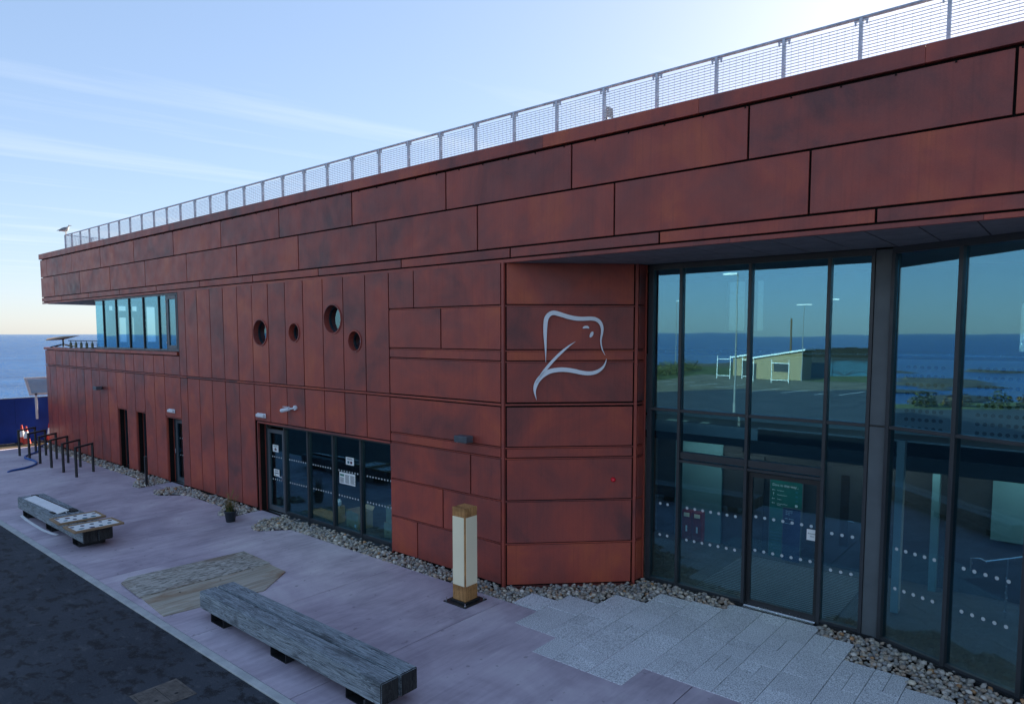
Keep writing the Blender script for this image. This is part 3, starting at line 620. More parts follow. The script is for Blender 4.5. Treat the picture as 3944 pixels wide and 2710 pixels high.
# portholes ------------------------------------------------------------------------------
def ring(m_, c, r0, r1, d0, d1, n=48):
    vs = []
    for r, d in ((r0, d0), (r1, d0), (r1, d1), (r0, d1)):
        vs += [(c[0]+r*math.cos(2*math.pi*j/n), d, c[1]+r*math.sin(2*math.pi*j/n)) for j in range(n)]
    fs = []
    for k in range(4):
        for j in range(n): fs.append((k*n+j, ((k+1) % 4)*n+j, ((k+1) % 4)*n+(j+1) % n, k*n+(j+1) % n))
    return m_.add(vs, fs)
for x, z, r in PORT:
    o = ring(MB(), (0, 0), r-0.028, r, -0.02, 0.32).build('porthole', 'corten', B, loc=(x, 0, z), smooth=False)
    ring(MB(), (0, 0), r-0.060, r-0.03, 0.12, 0.17).build('window_frame', 'frame_grey', o)
    MB().disc((0, 0.145, 0), r-0.055, 40).build('pane', 'glass', o)

# generic glazing -----------------------------------------------------------------------
def pane(F, parent, s0, s1, z0, z1, d=0.05, t=0.012): return F.build(MB().box(s0, s1, d, d+t, z0, z1), 'pane', 'glass' if z1 > 3.4 else 'shop_glass', parent)
def dots(F, parent, s0, s1, zz, d=0.046, step=0.105, r=0.023):
    m_ = MB(); n = max(1, int((s1-s0-0.06)/step)); off = (s1-s0-(n-1)*step)/2
    for z in zz:
        for i in range(n): m_.disc((s0+off+i*step, d, z), r, 14)
    return F.build(m_, 'marker_dots', 'dot_white', parent)

# shop window: door leaf + four panes (recessed 0.22)
W0 = 0.215; wz0, wz1 = 0.0, 2.415
mull = [-17.05, -16.14, -15.07, -13.99, -12.90, -11.58]
FW = Fr(0, W0, 0)
fm = MB(); fm.box(-17.05, -11.58, 0, 0.1, 2.33, 2.415); fm.box(-16.14, -11.58, 0, 0.1, 0.02, 0.10); fm.box(-17.05, -16.98, 0, 0.1, 0, 2.33); fm.box(-11.65, -11.58, 0, 0.1, 0.1, 2.33)
win = FW.build(fm, 'ground_floor_window', 'frame_grey', bevel=0.004)
for x in mull[1:-1]: MB().box(x-0.032, x+0.032, -0.012, 0.1, 0.0, 2.33).build('mullion', 'frame_grey', win, bevel=0.004)
for a, b in zip(mull[1:-1], mull[2:]):
    pane(FW, win, a+0.033, b-0.033, 0.102, 2.328); dots(FW, win, a+0.06, b-0.06, (0.885, 1.502))
MB().box(-16.14, -11.58, -0.205, -0.004, -0.06, 0.03).build('sill', 'black_steel', win, bevel=0.004)
dr = MB(); dr.box(-16.97, -16.89, 0.0, 0.06, 0.03, 2.25); dr.box(-16.25, -16.175, 0.0, 0.06, 0.03, 2.25); dr.box(-16.89, -16.25, 0.0, 0.06, 0.03, 0.16); dr.box(-16.89, -16.25, 0.0, 0.06, 2.15, 2.25)
door = dr.build('glazed_door', 'frame_light', win, bevel=0.004)
MB().box(-16.885, -16.255, 0.03, 0.042, 0.163, 2.147).build('pane', 'shop_glass', win); dots(FW, win, -16.88, -16.25, (0.885, 1.502), d=0.026)
MB().tube([(-16.215, -0.05, 0.90), (-16.215, -0.05, 1.06)], 0.012).tube([(-16.215, -0.045, 1.0), (-16.36, -0.045, 1.0)], 0.011).build('door_handle', 'bright_metal', win)
MB().box(-17.0, -16.2, -0.1, 0.0, 0.0, 0.012).build('threshold', 'bright_metal', win)

# two narrow windows and the side door
for a, b in ((-26.72, -25.94), (-25.10, -24.37)):
    f = MB().box(a, a+0.06, 0, .06, 0, 2.12).box(b-0.06, b, 0, .06, 0, 2.12).box(a+.06, b-.06, 0, .06, 2.04, 2.12).box(a+.06, b-.06, 0, .06, 0, 0.08).build('slot_window', 'frame_grey', B, loc=(0, W0, 0))
    MB().box(a+.06, b-.06, .02, .032, .08, 2.04).build('pane', 'glass', f)
f = MB().box(-22.70, -22.63, 0, .09, 0, 2.12).box(-21.72, -21.65, 0, .09, 0, 2.12).box(-22.63, -21.72, 0, .09, 2.04, 2.12).build('side_door', 'frame_grey', B, loc=(0, W0, 0))
MB().box(-22.62, -22.5, .01, .07, 0.02, 2.03).box(-21.83, -21.73, .01, .07, 0.02, 2.03).box(-22.5, -21.83, .01, .07, 0.02, .16).box(-22.5, -21.83, .01, .07, 1.93, 2.03).build('door_leaf', 'frame_light', f, bevel=.003)
MB().box(-22.5, -21.83, .03, .042, .16, 1.93).build('pane', 'glass', f); MB().tube([(-22.56, -.04, .95), (-22.56, -.04, 1.1)], .013).build('door_handle', 'bright_metal', f)
for z in (1.45, 0.9): MB().disc((-22.35, 0.027, z), .02, 12).disc((-22.2, .027, z), .02, 12).build('marker_dots', 'dot_white', f)
MB().box(-22.62, -21.72, -0.1, 0.0, 0.0, 0.014).build('threshold', 'bright_metal', f)

# upper ribbon window with opening casement
FU = Fr(0, 0.05, 0); um = [-28.70, -27.89, -26.70, -25.53, -24.35, -23.14, -22.56]
f = FU.build(MB().box(-28.70, -21.77, 0, .08, 6.03, 6.085).box(-28.70, -21.77, 0, .08, 4.26, 4.325).box(-21.83, -21.77, 0, .08, 4.325, 6.03), 'ribbon_window', 'frame_light')
for x in um[1:]: MB().box(x-.024, x+.024, -.004, .09, 4.30, 6.04).build('mullion', 'black_steel', f)
for a, b in zip(um[:-1], um[1:]): MB().box(a+.02, b-.025, .03, .042, 4.326, 6.028).build('pane', 'glass', f)
cs = MB().box(-22.52, -22.40, -.01, .05, 4.33, 6.02).box(-21.90, -21.84, -.01, .05, 4.33, 6.02).box(-22.40, -21.90, -.01, .05, 5.90, 6.02).box(-22.40, -21.90, -.01, .05, 4.33, 4.45).build('casement', 'frame_light', f, bevel=.004)
MB().box(-22.40, -21.90, .015, .027, 4.45, 5.90).build('pane', 'glass', f)
hg = MB()
for z in (4.5, 5.0, 5.4, 5.8): hg.box(-22.55, -22.53, -.03, 0, z, z+.06)
hg.build('hinges', 'bright_metal', f)
holed_wall('side_room_wall', 'y', -28.72, -28.64, 0.45, 6.0, 3.4, 6.1, [(.53, .67, 5.71, 5.95), (.86, 1.14, 5.70, 5.96), (1.35, 1.54, 5.70, 5.97), (.87, 1.13, 4.5, 5.44), (1.35, 1.41, 4.5, 5.45), (1.88, 2.22, 4.5, 5.98)], 'interior_dark')
MB().box(-28.705, -28.693, .09, .449, 4.3, 6.05).build('corner_pane', 'glass', B)
MB().box(-28.6, -21.5, 6.0, 6.1, 3.4, 6.2).build('room_back_wall', 'interior_dark', B); MB().box(-21.5, -21.4, 0.2, 6.0, 3.4, 6.2).build('room_side_wall', 'interior_dark', B)

# entrance glazing: straight part ------------------------------------------------------
em = [-6.44, -5.79, -4.505, -3.226, -2.595]
f = empty('entrance_glazing', FG.loc, FG.rz, parent=B)
MB().box(-6.46, -2.57, 0, .14, 6.0, 6.10).build('head', 'frame_grey', f); MB().box(-6.46, -4.47, 0, .14, -.05, .075).build('sill', 'frame_grey', f); MB().box(-3.26, -2.57, 0, .14, -.05, .075).build('sill', 'frame_grey', f); MB().box(-6.46, -6.36, 0, .14, .075, 6.0).build('jamb', 'frame_grey', f)
for x in em[1:]: MB().box(x-.027, x+.027, -.02, .14, -.05, 6.0).build('mullion', 'frame_grey', f, bevel=.004)
for a, b in zip(em[:-1], em[1:]): MB().box(a+.028, b-.028, -.01, .13, 3.345, 3.40).build('transom', 'frame_grey', f, bevel=.004)
for a, b in zip(em[1:3], em[2:4]): MB().box(a+.028, b-.028, -.01, .13, 2.405, 2.455).build('transom', 'frame_grey', f, bevel=.004)
for i, (a, b) in enumerate(zip(em[:-1], em[1:])):
    a2 = a+.08 if i == 0 else a+.028
    pane(FG, f, a2, b-.028, 3.402, 5.998)
    if i in (1, 2): pane(FG, f, a2, b-.028, 2.457, 3.343); pane(FG, f, a2, b-.028, .077 if i == 1 else .08, 2.403, d=0.05 if i == 1 else 0.09)
    else: pane(FG, f, a2, b-.028, .077, 3.343)
    dots(FG, f, a2+.02, b-.05, (0.94, 1.55) if i != 2 else (1.0, 1.6), d=0.046 if i != 2 else 0.086, step=0.155, r=0.027)
sd_ = MB().box(-4.47, -4.40, .07, .12, .03, 2.38).box(-3.33, -3.262, .07, .12, .03, 2.38).box(-4.40, -3.33, .07, .12, .03, .1).box(-4.40, -3.33, .07, .12, 2.30, 2.38).build('sliding_door', 'black_steel', f)
MB().box(-5.77, -3.26, .02, .13, 2.47, 2.60).build('door_gear_box', 'frame_grey', f, bevel=.005)
MB().box(-4.47, -3.26, -.03, .2, -.05, .03).box(-4.47, -3.26, -.10, -.035, -.05, .018).build('threshold', 'bright_metal', f)
MB().box(-6.46, -4.49, -.06, -.004, -.06, .03).build('base_flashing', 'black_steel', f); MB().box(-3.2, -2.4, -.06, -.004, -.06, .03).build('base_flashing', 'black_steel', f)
p_ = MB().box(-2.565, -2.33, .0, .12, -.05, 3.36).build('pillar_cover', 'pillar_grey', B, loc=FG.loc, bevel=.004); MB().box(-2.565, -2.33, .0, .12, 3.385, 6.08).build('pillar_cover', 'pillar_grey', p_, bevel=.004); 
MB().box(-2.567, -2.328, -.006, .10, 3.362, 3.383).build('cover_joint', 'black_steel', p_)

# entrance glazing: splayed part -----------------------------------------------------------
qm = [0.10, 1.08, 2.06, 3.04]
f = empty('splayed_glazing', FQ.loc, FQ.rz, parent=B)
MB().box(.07, 3.07, 0, .14, 6.0, 6.10).build('head', 'frame_grey', f); MB().box(.07, 3.07, 0, .14, -.05, .075).build('sill', 'frame_grey', f)
for x in qm: MB().box(x-.03, x+.03, -.02, .14, -.05, 6.0).build('mullion', 'frame_grey', f, bevel=.004)
for a, b in zip(qm[:-1], qm[1:]):
    MB().box(a+.031, b-.031, -.01, .13, 3.345, 3.40).build('transom', 'frame_grey', f, bevel=.004)
    pane(FQ, f, a+.031, b-.031, 3.402, 5.998); pane(FQ, f, a+.031, b-.031, .077, 3.343); dots(FQ, f, a+.09, b-.09, (.90, 1.52), step=0.143, r=0.027)
MB().box(.05, 3.1, -.06, -.004, -.06, .03).build('base_flashing', 'black_steel', f)
FQ.build(MB().box(3.08, 6.5, 0.0, .2, -.07, 6.1), 'side_wall', 'corten')

# lobby and rooms behind the glass -----------------------------------------------------------
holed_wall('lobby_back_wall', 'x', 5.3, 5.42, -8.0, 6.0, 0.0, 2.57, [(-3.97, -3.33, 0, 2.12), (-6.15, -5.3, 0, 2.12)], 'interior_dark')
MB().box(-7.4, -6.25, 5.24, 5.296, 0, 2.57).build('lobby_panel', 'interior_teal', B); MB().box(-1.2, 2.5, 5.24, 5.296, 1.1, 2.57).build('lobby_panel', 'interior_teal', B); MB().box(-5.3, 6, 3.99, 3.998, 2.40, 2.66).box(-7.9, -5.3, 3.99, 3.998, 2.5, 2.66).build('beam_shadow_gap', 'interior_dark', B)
MB().box(-8.02, -7.9, 1.4, 5.3, 0, 6.2).build('lobby_side_wall', 'interior_dark', B)
MB().box(-6.16, -5.28, 5.20, 5.238, 0, 2.14).build('dark_doorway', 'interior_dark', B)
for a, b in ((-3.97, -3.33), ):
    d_ = MB().box(a, b, 5.26, 5.31, 0, 2.12).build('inner_door', 'interior_dark', B); MB().box(a+.24, a+.40, 5.245, 5.258, .47, 1.94).build('vision_panel', 'joint_dark', d_)
    MB().tube([(b-.12, 5.2, 1.02), (b-.24, 5.2, 1.02)], .012).build('door_handle', 'bright_metal', d_)
MB().box(-5.0, 6, 4.0, 4.06, 2.50, 2.93).build('floor_edge', 'interior_white', B)
bal = MB().box(-7.9, 6, 4.30, 4.32, 3.0, 4.35).build('balustrade_panel', 'interior_white', B)
hol = MB()
for i in range(30):
    for j in range(8):
        x = -2.45+i*.085*1.25; z = 3.12+j*.155
        if (i % 12) in (6, 7, 8, 9) : continue
        hol.disc((x, 4.296, z), .034, 12)
hol.build('balustrade_holes', 'interior_dark', bal)
MB().tube([(-7.9, 4.31, 4.43), (6, 4.31, 4.43)], .022).build('balustrade_rail', 'bright_metal', bal)
MB().box(-2.42, -2.30, 3.45, 3.62, 0, 3).build('lobby_column', 'interior_white', B); MB().box(-2.10, -1.98, 5.0, 5.15, 0, 2.57).build('lobby_column', 'interior_teal', B)
mat_ = MB().box(-5.55, -3.05, 2.32, 4.9, 0.0, .006).build('entrance_mat', 'interior_dark', B)
mr = MB()
for i in range(29): mr.box(-5.53, -3.07, 2.36+i*.087, 2.385+i*.087, .0055, .0095)
mr.build('mat_ribs', 'louvre_grey', mat_)
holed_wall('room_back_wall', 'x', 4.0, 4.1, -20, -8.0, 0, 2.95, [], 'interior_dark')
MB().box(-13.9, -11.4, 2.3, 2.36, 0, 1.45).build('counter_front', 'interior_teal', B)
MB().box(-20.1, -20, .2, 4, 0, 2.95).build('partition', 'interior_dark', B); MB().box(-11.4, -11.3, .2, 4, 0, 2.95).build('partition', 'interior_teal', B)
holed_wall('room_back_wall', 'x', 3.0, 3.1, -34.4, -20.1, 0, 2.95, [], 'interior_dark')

# lit ceiling strips inside (one shows through the splayed panes, the others are unseen fill added to brighten the rooms)
def strip(x0, x1, y, z): 
    o = MB().box(x0, x1, y-.05, y+.05, z, z+.03).build('strip_or_fill_light', 'white_paint', B); MB().box(x0+.02, x1-.02, y-.04, y+.04, z-.006, z-.001).build('tube', 'strip_and_fill_glow', o)
strip(-7.2, -4.6, 4.7, 2.535); strip(-4.2, -1.6, 4.7, 2.535); strip(-1.2, 2.0, 4.7, 2.535); strip(-.55, .8, 8.0, 5.68); strip(-15.8, -13.9, .75, 2.72); strip(-13.6, -11.7, .75, 2.72)
LOGO=[[(0.784,4.273,0.782,4.273),(0.786,4.344,0.777,4.344),(0.79,4.446,0.769,4.446),(0.794,4.542,0.761,4.542),(0.795,4.622,0.753,4.62),(0.796,4.696,0.746,4.694),(0.798,4.766,0.74,4.766),(0.801,4.836,0.737,4.837),(0.805,4.903,0.736,4.906),(0.81,4.962,0.737,4.967),(0.815,5.009,0.74,5.017),(0.822,5.045,0.745,5.061),(0.83,5.074,0.756,5.103),(0.843,5.097,0.775,5.14),(0.858,5.116,0.799,5.17),(0.874,5.131,0.827,5.194),(0.89,5.14,0.857,5.212),(0.908,5.145,0.89,5.223),(0.927,5.147,0.924,5.228),(0.946,5.145,0.957,5.226),(0.969,5.14,0.989,5.219),(1.002,5.131,1.025,5.209),(1.047,5.118,1.071,5.195),(1.1,5.101,1.124,5.177),(1.154,5.085,1.175,5.161),(1.205,5.072,1.225,5.148),(1.257,5.059,1.274,5.137),(1.31,5.05,1.322,5.128),(1.363,5.044,1.37,5.122),(1.416,5.042,1.418,5.118),(1.468,5.042,1.467,5.116),(1.522,5.044,1.518,5.117),(1.574,5.047,1.571,5.12),(1.619,5.048,1.62,5.12),(1.654,5.046,1.661,5.117),(1.683,5.042,1.699,5.111),(1.707,5.035,1.734,5.099),(1.731,5.024,1.768,5.081),(1.753,5.009,1.798,5.057),(1.772,4.991,1.823,5.028),(1.788,4.969,1.842,4.994),(1.802,4.94,1.854,4.956),(1.811,4.911,1.861,4.919),(1.816,4.883,1.863,4.883),(1.817,4.852,1.859,4.849),(1.816,4.817,1.854,4.813),(1.812,4.777,1.845,4.771),(1.806,4.733,1.835,4.728),(1.803,4.691,1.828,4.689),(1.804,4.654,1.827,4.655),(1.808,4.621,1.83,4.624),(1.814,4.588,1.834,4.592),(1.823,4.554,1.841,4.558),(1.833,4.519,1.85,4.524),(1.846,4.487,1.86,4.492),(1.865,4.454,1.874,4.459),(1.885,4.424,1.889,4.427),(1.899,4.403,1.901,4.405)],[(1.333,4.657,1.335,4.655),(1.303,4.64,1.307,4.635),(1.259,4.617,1.268,4.604),(1.21,4.589,1.226,4.569),(1.16,4.554,1.181,4.529),(1.106,4.514,1.132,4.484),(1.052,4.471,1.083,4.437),(1.0,4.424,1.034,4.39),(0.949,4.374,0.985,4.34),(0.898,4.322,0.935,4.288),(0.845,4.264,0.884,4.23),(0.793,4.203,0.832,4.17),(0.746,4.146,0.786,4.115),(0.708,4.095,0.747,4.066),(0.676,4.048,0.713,4.022),(0.649,4.004,0.682,3.982),(0.625,3.961,0.654,3.943),(0.607,3.921,0.629,3.908),(0.594,3.893,0.612,3.883)],[(0.615,3.574,0.612,3.574),(0.607,3.614,0.598,3.611),(0.599,3.669,0.577,3.664),(0.596,3.72,0.561,3.716),(0.6,3.757,0.553,3.758),(0.608,3.789,0.552,3.799),(0.619,3.822,0.556,3.839),(0.633,3.855,0.567,3.881),(0.649,3.888,0.585,3.923),(0.671,3.921,0.61,3.965),(0.702,3.956,0.643,4.009),(0.74,3.991,0.684,4.052),(0.779,4.02,0.728,4.09),(0.816,4.043,0.775,4.119),(0.855,4.062,0.825,4.141),(0.902,4.077,0.882,4.157),(0.961,4.088,0.948,4.169),(1.028,4.096,1.021,4.177),(1.094,4.098,1.094,4.179),(1.159,4.095,1.166,4.175),(1.225,4.086,1.237,4.166),(1.29,4.075,1.304,4.154),(1.35,4.064,1.367,4.141),(1.41,4.05,1.426,4.125),(1.469,4.039,1.481,4.114),(1.526,4.033,1.532,4.107),(1.579,4.03,1.58,4.103),(1.631,4.033,1.624,4.103),(1.68,4.041,1.666,4.107),(1.726,4.054,1.705,4.116),(1.769,4.073,1.741,4.127),(1.808,4.099,1.777,4.144),(1.843,4.129,1.812,4.166),(1.872,4.162,1.841,4.189),(1.892,4.195,1.864,4.213),(1.906,4.228,1.882,4.24),(1.916,4.259,1.897,4.267),(1.922,4.289,1.91,4.293),(1.925,4.317,1.92,4.318),(1.928,4.336,1.925,4.336)],[(1.478,4.899,1.47,4.911),(1.487,4.899,1.475,4.919),(1.499,4.9,1.483,4.93),(1.51,4.9,1.493,4.939),(1.518,4.902,1.504,4.945),(1.526,4.904,1.517,4.948),(1.533,4.905,1.531,4.95),(1.541,4.905,1.545,4.95),(1.55,4.903,1.559,4.948),(1.557,4.903,1.573,4.942),(1.565,4.903,1.584,4.931),(1.577,4.901,1.591,4.919),(1.586,4.899,1.595,4.911)],[(1.619,4.732,1.605,4.739),(1.626,4.736,1.604,4.747),(1.636,4.742,1.603,4.758),(1.645,4.75,1.604,4.77),(1.653,4.76,1.607,4.783),(1.661,4.771,1.612,4.795),(1.668,4.784,1.616,4.806),(1.671,4.797,1.622,4.816),(1.673,4.81,1.629,4.826),(1.674,4.821,1.635,4.834),(1.672,4.829,1.642,4.839),(1.669,4.836,1.648,4.843),(1.667,4.84,1.652,4.845)]]

# ================================================================== ROOF RAILING
RY, RT, RB = 0.60, 8.985, 7.92
rail = empty('roof_railing', (-17.52, RY, RB)); tag(rail, 'galvanised steel railing with fine horizontal bars along the roof edge', 'railing')
H = RT-RB
def post_mb(): return MB().box(-.020, .020, -.03, .03, 0, H-.03).box(-.085, .085, -.015, .015, H-.065, H-.045).box(-.08, -.06, -.012, .012, H-.11, H-.065).box(.06, .08, -.012, .012, H-.11, H-.065)
def bay_mb(L):
    m_ = MB(); z = H-.10
    while z > .04:
        m_.box(.022, L-.022, -.004, .004, z-.0042, z+.0042); z -= .0415
    k = max(1, int(L/.098))
    for i in range(1, k): m_.box(i*L/k-.0013, i*L/k+.0013, .004, .007, .04, H-.09)
    return m_
pm = post_mb().mesh('post', 'galvanised'); bm_ = bay_mb(1.0).mesh('bar_panel', 'galvanised'); bs_ = bay_mb(.78).mesh('bar_panel', 'galvanised')
def put(name, me, loc, rz=0.0):
    o = bpy.data.objects.new(name, me); COL.objects.link(o); o.parent = rail; o.location = loc; o.rotation_euler = (0, 0, rz); return o
for i in range(-15, 23):
    put('post', pm, (i, 0, 0)); 
    if i < 22: put('bar_panel', bm_, (i, 0, 0))
put('bar_panel', bs_, (-15.78, 0, 0)); put('post', pm, (-15.78, 0, 0))
for k in range(8):
    put('post', pm, (-15.78, k+1.0, 0), R(90)); put('bar_panel', bm_, (-15.78, k, 0), R(90))
for i in range(-15, -2): put('post', pm, (i, 8, 0)); put('bar_panel', bm_, (i, 8, 0))
MB().tube([(22, 0, H-.022), (-15.78, 0, H-.022), (-15.78, 8, H-.022), (-2, 8, H-.022)], .024, 10).build('handrail', 'galvanised', rail)
# small radio dish on the roof
ant = empty('roof_antenna', (-6.85, 1.2, 7.92), label='small grey radio dish on a short mast behind the roof railing', cat='antenna')
MB().tube([(0, 0, 0), (0, 0, .80)], .022).box(-.08, .08, -.08, .08, 0, .02).build('mast', 'galv_dark', ant)
MB().box(-.05, .0, -.05, .03, .42, .9).build('radio_box', 'galv_dark', ant, bevel=.01)
MB().add([(.05, -.1, .93), (.17, -.1, .87), (.20, -.12, .68), (.06, -.12, .74), (.05, -.07, .93), (.17, -.07, .87), (.20, -.09, .68), (.06, -.09, .74)],
         [(0, 1, 2, 3), (7, 6, 5, 4), (0, 4, 5, 1), (1, 5, 6, 2), (2, 6, 7, 3), (3, 7, 4, 0)]).build('reflector', 'louvre_grey', ant)
MB().tube([(0, -.03, .78), (.11, -.08, .80)], .012).tube([(.0, 0, .6), (.06, -.05, .3), (.03, 0, .05)], .008).build('arm', 'galv_dark', ant)

# gull on the corner of the railing: one lofted body
def loft(secs, n=12):
    m_ = MB(); vs = []; fs = []
    for (x, z, ry, rz_) in secs: vs += [(x, ry*math.cos(2*math.pi*j/n), z+rz_*math.sin(2*math.pi*j/n)) for j in range(n)]
    for i in range(len(secs)-1):
        for j in range(n): fs.append((i*n+j, i*n+(j+1) % n, (i+1)*n+(j+1) % n, (i+1)*n+j))
    fs += [tuple(range(n-1, -1, -1)), tuple(range((len(secs)-1)*n, len(secs)*n))]
    return m_.add(vs, fs)
gull = empty('seagull', (-33.22, RY, RT), math.atan2(.645, .764), 'grey and white seagull standing on the corner of the roof railing', 'bird')
loft([(-.27, .150, .014, .008), (-.20, .165, .040, .022), (-.12, .185, .062, .060), (-.03, .205, .080, .090), (.05, .225, .078, .098), (.105, .260, .060, .078), (.130, .310, .042, .050), (.142, .350, .040, .044), (.160, .372, .037, .036), (.190, .374, .026, .026), (.207, .371, .010, .010)], 14).build('body', 'gull_white', gull, smooth=True)
for s in (-1, 1):
    loft([(-.33, .150, .006, .006), (-.22, .180, .012, .026), (-.10, .215, .014, .055), (.02, .240, .014, .065), (.09, .255, .006, .034)]).build('wing', 'gull_grey', gull, loc=(0, s*.070, 0), smooth=True)
    MB().tube([(.0, s*.03, .14), (.008, s*.032, .07), (0, s*.032, .0)], .007, 6).box(-.015, .04, s*.032-.016, s*.032+.016, 0, .005).build('leg', 'gull_beak', gull)
loft([(.198, .374, .011, .012), (.240, .369, .008, .010), (.272, .358, .003, .004)], 8).build('beak', 'gull_beak', gull)

# ================================================================== TERRACE
sh = empty('terrace_canopy', (-34.05, .55, 4.25), R(20), 'tan square shade tilted on a short post above the terrace parapet', 'canopy')
MB().add([(-.95, 0, .37), (0, -.8, .28), (.95, 0, .48), (0, .8, .50), (0, 0, .46), (0, 0, .31)], [(0, 1, 4), (1, 2, 4), (2, 3, 4), (3, 0, 4), (1, 0, 5), (2, 1, 5), (3, 2, 5), (0, 3, 5)]).build('canopy', 'canopy_tan', sh)
MB().tube([(0, 0, 0), (0, 0, .33)], .035).build('post', 'galv_dark', sh)
for a in (0, 80, 175, 265): MB().tube([(0, 0, .12), (.55*math.cos(R(a)), .55*math.sin(R(a)), .0)], .022).build('foot', 'black_steel', sh)
tr_ = empty('terrace_railing', (-33.2, .5, 3.4), label='thin terrace handrail with timber infill posts above the parapet', cat='railing')
MB().tube([(0, 0, 1.13), (4.5, 0, 1.13)], .02).tube([(0, .05, .98), (4.5, .05, .98)], .008).tube([(0, .05, 1.05), (4.5, .05, 1.05)], .008).build('handrail', 'galv_dark', tr_)
for i in range(7):
    x = .25+i*.62
    MB().lathe([(.05, 0), (.05, 1.0), (.035, 1.05), (.014, 1.07), (.012, 1.12)], 10, (x, 0, 0)).build('infill_post', 'teal_post', tr_)

# ================================================================== WALL FITTINGS
def bulkhead(x, z, lab):
    o = empty('bulkhead_light', (x, 0, z), label=lab, cat='wall light', group='white bulkhead lights over the doors')
    MB().box(-.21, .21, -.04, -.002, -.06, .06).build('base', 'white_plastic', o, bevel=.012)
    MB().box(-.19, .19, -.10, -.041, -.045, .045).build('diffuser', 'white_paint', o, bevel=.02)
bulkhead(-22.27, 2.36, 'white bulkhead light above the narrow side door'); bulkhead(-16.83, 2.63, 'white bulkhead light above the corner of the shop window')
def flood(x, z, lab):
    o = empty('floodlight', (x, 0, z), label=lab, cat='floodlight', group='dark grey wall floodlights')
    MB().box(-.05, .05, -.07, -.002, -.05, .05).build('bracket', 'black_steel', o, bevel=.005)
    MB().box(-.17, .17, -.27, -.071, -.062, .062).build('housing', 'lamp_grey', o, bevel=.012)
    MB().box(-.15, .15, -.25, -.09, -.068, -.0625).build('lens', 'bright_metal', o)
    MB().tube([(.171, -.12, 0), (.185, -.12, 0)], .014).build('knob', 'bright_metal', o)
flood(-9.16, 2.78, 'dark grey box floodlight on the rust wall beside the splayed corner'); flood(-28.15, 2.80, 'dark box floodlight high on the wall above the bike stands')
cc = empty('security_camera', (-15.2, 0, 2.95), label='white bullet security camera over the shop window', cat='camera')
MB().tube([(0, -.002, 0), (0, -.05, 0)], .062, 16).build('base', 'white_plastic', cc); MB().tube([(0, -.05, 0), (-.06, -.10, -.02), (-.14, -.12, -.03)], .022).build('arm', 'white_plastic', cc)
MB().tube([(-.12, -.12, -.025), (-.36, -.20, -.085)], .05, 12).box(-.30, -.13, -.20, -.10, .02, .03).build('housing', 'white_plastic', cc); MB().tube([(-.3605, -.2002, -.0852), (-.366, -.202, -.0864)], .042, 12).build('lens', 'rubber', cc)
al = FA.build(MB().lathe([(.001, 0), (.045, .0), (.045, .02), (.04, .045), (.025, .062), (.004, .07)], 20), 'alarm_dome', 'red_plastic', B, smooth=True)
al.parent = None; ca_ = math.cos(R(45)); al.location = (-8.28+ca_*2.087, ca_*2.087, 2.04); al.rotation_euler = (R(90), 0, R(45)); tag(al, 'small red alarm dome on the splayed rust wall', 'alarm')
# emblem
lg = empty('emblem_sign', (-8.28, 0, 0), R(45), 'silver line-drawn emblem of an open-mouthed sea creature head on the splayed wall', 'sign')
for st in LOGO:
    n_ = len(st); vs = []
    for (a, b, c, d) in st: vs += [(a, -.055, b), (c, -.055, d), (a, -.035, b), (c, -.035, d)]
    fs = []
    for i in range(n_-1):
        k, q = i*4, i*4+4
        fs += [(k, k+1, q+1, q), (k+2, q+2, q+3, k+3), (k, q, q+2, k+2), (k+1, k+3, q+3, q+1)]
    fs += [(0, 2, 3, 1), ((n_-1)*4, (n_-1)*4+1, (n_-1)*4+3, (n_-1)*4+2)]
    m_ = MB().add(vs, fs)
    for i in (n_//5, n_//2, 4*n_//5):
        a, b, c, d = st[i]; x, z = (a+c)/2, (b+d)/2; m_.tube([(x, -.036, z), (x, .002, z)], .006, 6)
    m_.build('stroke', 'logo_metal', lg)
# notices on the glass
def notice(F, name, s0, s1, z0, z1, lab, draw, d=0.040, bands=(), group=None, cat='notice'):
    o = empty(name, (F.loc[0]+math.cos(F.rz)*s0, F.loc[1]+math.sin(F.rz)*s0, z0), F.rz, lab, cat, group)
    w_, h_ = s1-s0, z1-z0
    MB().box(0, w_, d, d+.002, 0, h_).build('sheet', 'paper', o)
    for (mat, x0, x1, y0, y1) in draw: MB().box(x0*w_, x1*w_, d-.0015, d-.0002, y0*h_, y1*h_).build('print', mat, o)
    return o
lines = lambda x0, x1, y0, y1, n, mat='print_dark': [(mat, x0, x1-(.12*(x1-x0) if i % 3 == 2 else 0), y0+(y1-y0)*i/n, y0+(y1-y0)*(i+.45)/n) for i in range(n)]
notice(FW, 'paper_notice', -16.75, -16.47, 1.64, 1.83, 'white notice with a red square on the glazed door', [('print_maroon', .32, .68, .22, .45), ('print_dark', .42, .58, .5, .6)]+lines(.15, .85, .74, .9, 2, 'print_green'), d=.018)
notice(FW, 'paper_notice', -16.72, -16.45, .98, 1.17, 'white notice with a blue stripe on the glazed door', [('print_navy', .14, .88, .38, .5), ('print_green', .14, .35, .12, .22)]+lines(.2, .8, .68, .9, 3), d=.018)
notice(FW, 'paper_notice', -13.52, -13.21, 1.68, 1.865, 'white notice with two small pictures on the shop window', [('print_teal', .2, .45, .18, .50), ('print_maroon', .55, .8, .18, .50)]+lines(.15, .85, .68, .9, 3), d=.040)
notice(FW, 'paper_notice', -13.79, -13.17, 1.19, 1.47, 'wide three-column printed notice on the shop window', [('print_green', .04, .30, .66, .84)]+lines(.04, .30, .1, .58, 7)+lines(.37, .63, .12, .86, 11)+lines(.70, .96, .12, .86, 11), d=.040)
